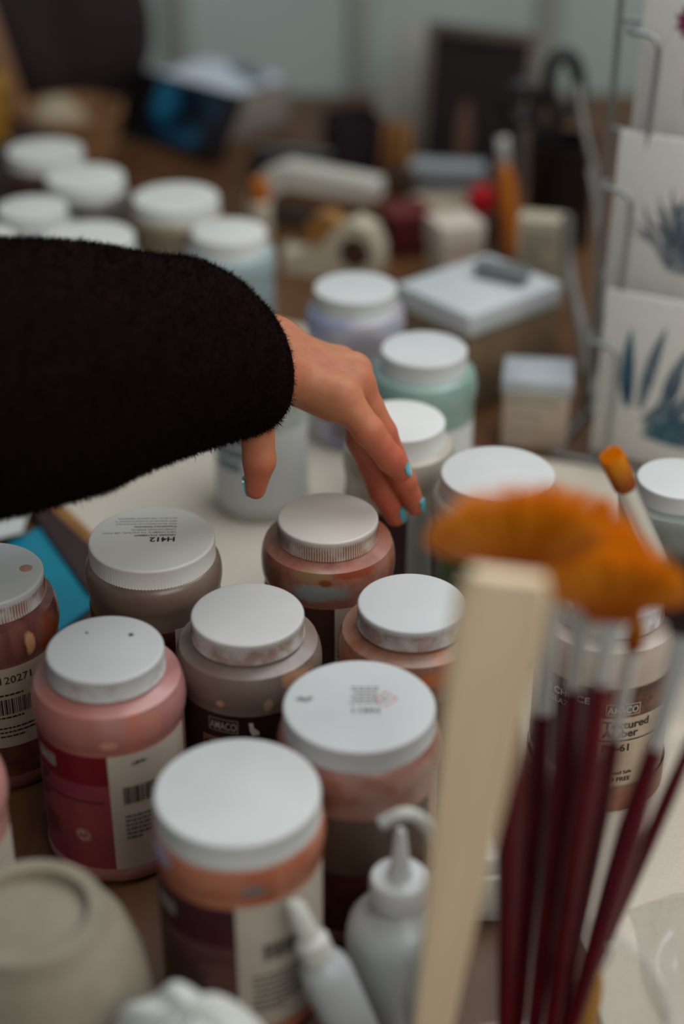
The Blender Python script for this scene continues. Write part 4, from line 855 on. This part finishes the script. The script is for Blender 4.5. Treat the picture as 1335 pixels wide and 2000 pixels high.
# leaning boards and dark picture
lb_ = thing('drawing_board', 'pale grey board leaning on the wall left of the dark picture', 'board', (.078, 2.15, .012), (R(-14), R(14), R(-10)))
MB().box((0, 0, .072), (.085, .008, .144), None, .002).build('panel', noisy('pale_board', (150, 148, 138), (140, 136, 126), 3, .6), lb_); MB().box((.046, -.001, .072), (.010, .014, .144), None, .002).build('edge_strip', creamc, lb_)
pf = thing('picture_frame', 'dark picture in a grey frame leaning at the back beside the scissors', 'picture', (.160, 2.00, TZ + .002), (R(-10), 0, R(-24)))
pf.scale = (.58, .7, .80)
gf = noisy('dull_frame', (104, 94, 84), (88, 78, 70), 9, .5)
for x, z, d in ((-.115, .115, (.02, .018, .23)), (.115, .115, (.02, .018, .23)), (0, .221, (.212, .018, .018)), (0, .009, (.212, .018, .018))): MB().box((x, 0, z), d, None, .003).build('rail', gf, pf)
MB().box((0, .004, .115), (.212, .006, .205), None, 0).build('picture', noisy('dark_painting', (22, 10, 12), (34, 16, 16), 6, .6), pf, 0)
MB().prism([(-.035, .03), (-.005, .03), (-.002, .07), (-.012, .115), (-.030, .115), (-.038, .07)], 0, .0008, Matrix.Rotation(R(90), 4, 'X') @ Matrix.Translation((0, 0, -.0008))).build('painted_figure', noisy('tan_paint', (110, 84, 66), (96, 60, 40), 30, .7), pf, 0)
# tool cup with scissors
tc = on(1085, 420, .0)
tcx, tcy = .247, 1.785
cup = thing('tool_cup', 'black tool cup holding the dark handled scissors behind the cables', 'cup', (tcx, tcy, TZ))
MB().lathe([(0, 0), (.034, 0), (.036, .003), (.038, .118), (.0392, .12), (.0362, .12), (.034, .006), (0, .005)], 56).build('body', noisy('black_plastic', (12, 6, 8), (18, 9, 11), 10, .5), cup)
sc = thing('scissors', 'large dark handled scissors standing handles up in the black cup', 'scissors', (tcx - .003, tcy, TZ + .008), (R(-3), R(-7), R(4)))
hm = mat('scissor_handle', (20, 11, 13), .45)
for sd, rx, rz, cx, cz in ((-1, .0165, .019, -.026, .156), (1, .0165, .033, .022, .170)):
    MB().tube([(cx + rx * math.cos(a_), 0, cz + rz * math.sin(a_)) for a_ in [2 * math.pi * i / 24 for i in range(25)]], .0085, 10, False).build('handle', hm, sc)
    MB().tube(spline([(-sd * .003, 0, .085), (sd * .003, 0, .105), (sd * .012, 0, cz - rz)], 5), .0075, 8).build('shank', hm, sc)
    MB().prism([(sd * .001, .004), (sd * .009, .075), (sd * .009, .095), (-sd * .004, .095), (-sd * .003, .07)], -.001, .001, Matrix.Rotation(R(90), 4, 'X')).build('blade', ferr, sc)
MB().lathe([(0, -.003), (.004, -.003), (.004, .003), (0, .003)], 16, M=Matrix.Translation((0, 0, .088)) @ Matrix.Rotation(R(90), 4, 'X')).build('pivot_screw', ferr, sc)
ot = thing('orange_tool', 'orange handled knife leaning on the left of the black cup', 'tool', (.192, 1.735, TZ + .004), (R(-6), R(-8), 0))
MB().tube([(0, 0, .0), (0, 0, .03), (0, 0, .085), (0, 0, .10)], [.008, .0105, .0105, .007], 14).build('handle', noisy('orange_plastic', (190, 108, 24), (164, 84, 14), 12, .4), ot); MB().box((.001, 0, .115), (.013, .002, .034), None, .0006).build('blade', ferr, ot)
rc_ = thing('red_bottle', 'small bottle with round bright red cap left of the orange knife', 'bottle', (.158, 1.775, TZ))
MB().lathe([(0, 0), (.018, 0), (.019, .002), (.019, .036), (.013, .042), (0, .042)], 40).build('body', MATS['dark_base'], rc_); MB().lathe([(0, .04), (.014, .04), (.0165, .044), (.0165, .060), (.012, .068), (0, .070)], 40).build('cap', noisy('red_plastic', (190, 10, 30), (170, 6, 24), 10, .35), rc_)
# pencil cup
pcx, pcy = .014, 2.02
pc = thing('pencil_cup', 'dark square cup behind the white stapler', 'cup', (pcx, pcy, TZ), (0, 0, R(15)))
pb = MB()
for x, y, d in ((-.03, 0, (.003, .063, .078)), (.03, 0, (.003, .063, .078)), (0, -.03, (.063, .003, .078)), (0, .03, (.063, .003, .078)), (0, 0, (.063, .063, .004))): pb.box((x, y, d[2] / 2), d, None, 0)
pb.build('body', noisy('dark_cup', (26, 14, 20), (34, 20, 30), 10, .5), pc, 0)
sx_, sy_ = .066, 1.955
sh = thing('stick_holder', 'small dark wooden block holding tan sticks right of the dark square cup', 'holder', (sx_, sy_, TZ), (0, 0, R(-12)))
MB().box((0, 0, .014), (.052, .040, .028), None, .003).build('block', noisy('dark_block_wood', (70, 42, 22), (54, 32, 16), 30, .6), sh)
MB().box((0, 0, .0285), (.046, .034, .002), None, .0005).build('felt_top', mat('dark_felt', (30, 18, 16), .9), sh)
q = random.Random(5)
for i in range(6):
    st = thing('wooden_stick', 'thin tan wooden stick standing in the small dark wooden block', 'stick', (sx_ - .017 + .0068 * i, sy_ + q.uniform(-.008, .008), TZ + .0296), (q.uniform(-.08, .08), q.uniform(-.12, .12), 0), group='wooden sticks in the small dark block')
    MB().tube([(0, 0, 0), (0, 0, .004), (0, 0, .054), (0, 0, .061)], [.002, .0036, .0036, .0012], 8).build('shaft', noisy('tan_stick', (152, 104, 54), (130, 84, 40), 30, .6), st)
bl = thing('black_pouch', 'low black pouch left of the dark square cup', 'pouch', (-.058, 1.985, TZ), (0, 0, R(-18)))
MB().box((0, 0, .022), (.11, .06, .044), None, .014).build('body', MATS['black_plastic'], bl); MB().tube([(-.048, -.003, .0445), (.048, -.003, .0445)], .0016, 6).build('zip', ferr, bl)
# small clutter between
carton('metal_block', 'grey metal bar lying in front of the dark picture', 'bar', (.130, 1.96, TZ), (.09, .03, .034), R(-10), mat('grey_metal', (130, 136, 136), .45), mat('grey_metal_top', (160, 166, 166), .45), .008)
carton('red_box', 'dark red box behind the cream dispenser', 'box', (.072, 1.76, TZ), (.05, .05, .05), R(18), noisy('dark_red_card', (84, 16, 16), (70, 12, 14), 9, .5), mat('dark_red_lid', (92, 18, 18), .5), .012)
cw = MB(); n, mrow = 40, 14; vs, fs = [], []
for k in range(mrow + 1):
    t_ = k / mrow
    for i in range(n):
        a = 2 * math.pi * i / n; f = 1 + .2 * math.sin(2 * a + 1) + .12 * math.sin(5 * a + 4 * t_); vs.append((.055 * math.sin(t_ * math.pi / 2) ** .7 * f * math.cos(a), .035 * math.sin(t_ * math.pi / 2) ** .7 * f * math.sin(a), .042 * math.cos(t_ * math.pi / 2) * (1 + .2 * math.sin(3 * a + 3 * t_) * t_)))
for k in range(mrow):
    for i in range(n): j = (i + 1) % n; fs.append((k * n + i, (k + 1) * n + i, (k + 1) * n + j, k * n + j))
o = cw.add(vs, fs).build('crumpled_cloth', noisy('beige_cloth', (164, 150, 130), (150, 134, 112), 30, .9), None, 0); o.location = (.112, 1.82, TZ); o.data.polygons.foreach_set('use_smooth', [True] * len(o.data.polygons)); tag(o, 'crumpled beige cloth beside the dark red box', 'cloth')
dt = thing('dark_tray', 'low dark tray with grey rim behind the lilac jar', 'tray', (.052, 1.57, TZ), (0, 0, R(-12)))
tm = MB(); 
for x, y, d in ((-.04, 0, (.004, .06, .024)), (.04, 0, (.004, .06, .024)), (0, -.03, (.084, .004, .024)), (0, .03, (.084, .004, .024))): tm.box((x, y, .012), d, None, .001)
tm.build('rim', mat('grey_rim', (130, 138, 132), .4), dt, 30); MB().box((0, 0, .003), (.078, .058, .006), None, 0).build('floor_panel', mat('tray_dark', (26, 18, 18), .5), dt, 0)
oc = thing('orange_cap_tube', 'small tube with orange cap right of the pale teal jar', 'tube', (-.092, 1.76, TZ))
MB().lathe([(0, 0), (.012, 0), (.013, .002), (.013, .055), (.009, .06), (0, .06)], 32).build('body', MATS['cream_plastic'], oc); MB().lathe([(0, .058), (.011, .058), (.0115, .06), (.010, .082), (0, .084)], 32).build('cap', MATS['orange_plastic'], oc)
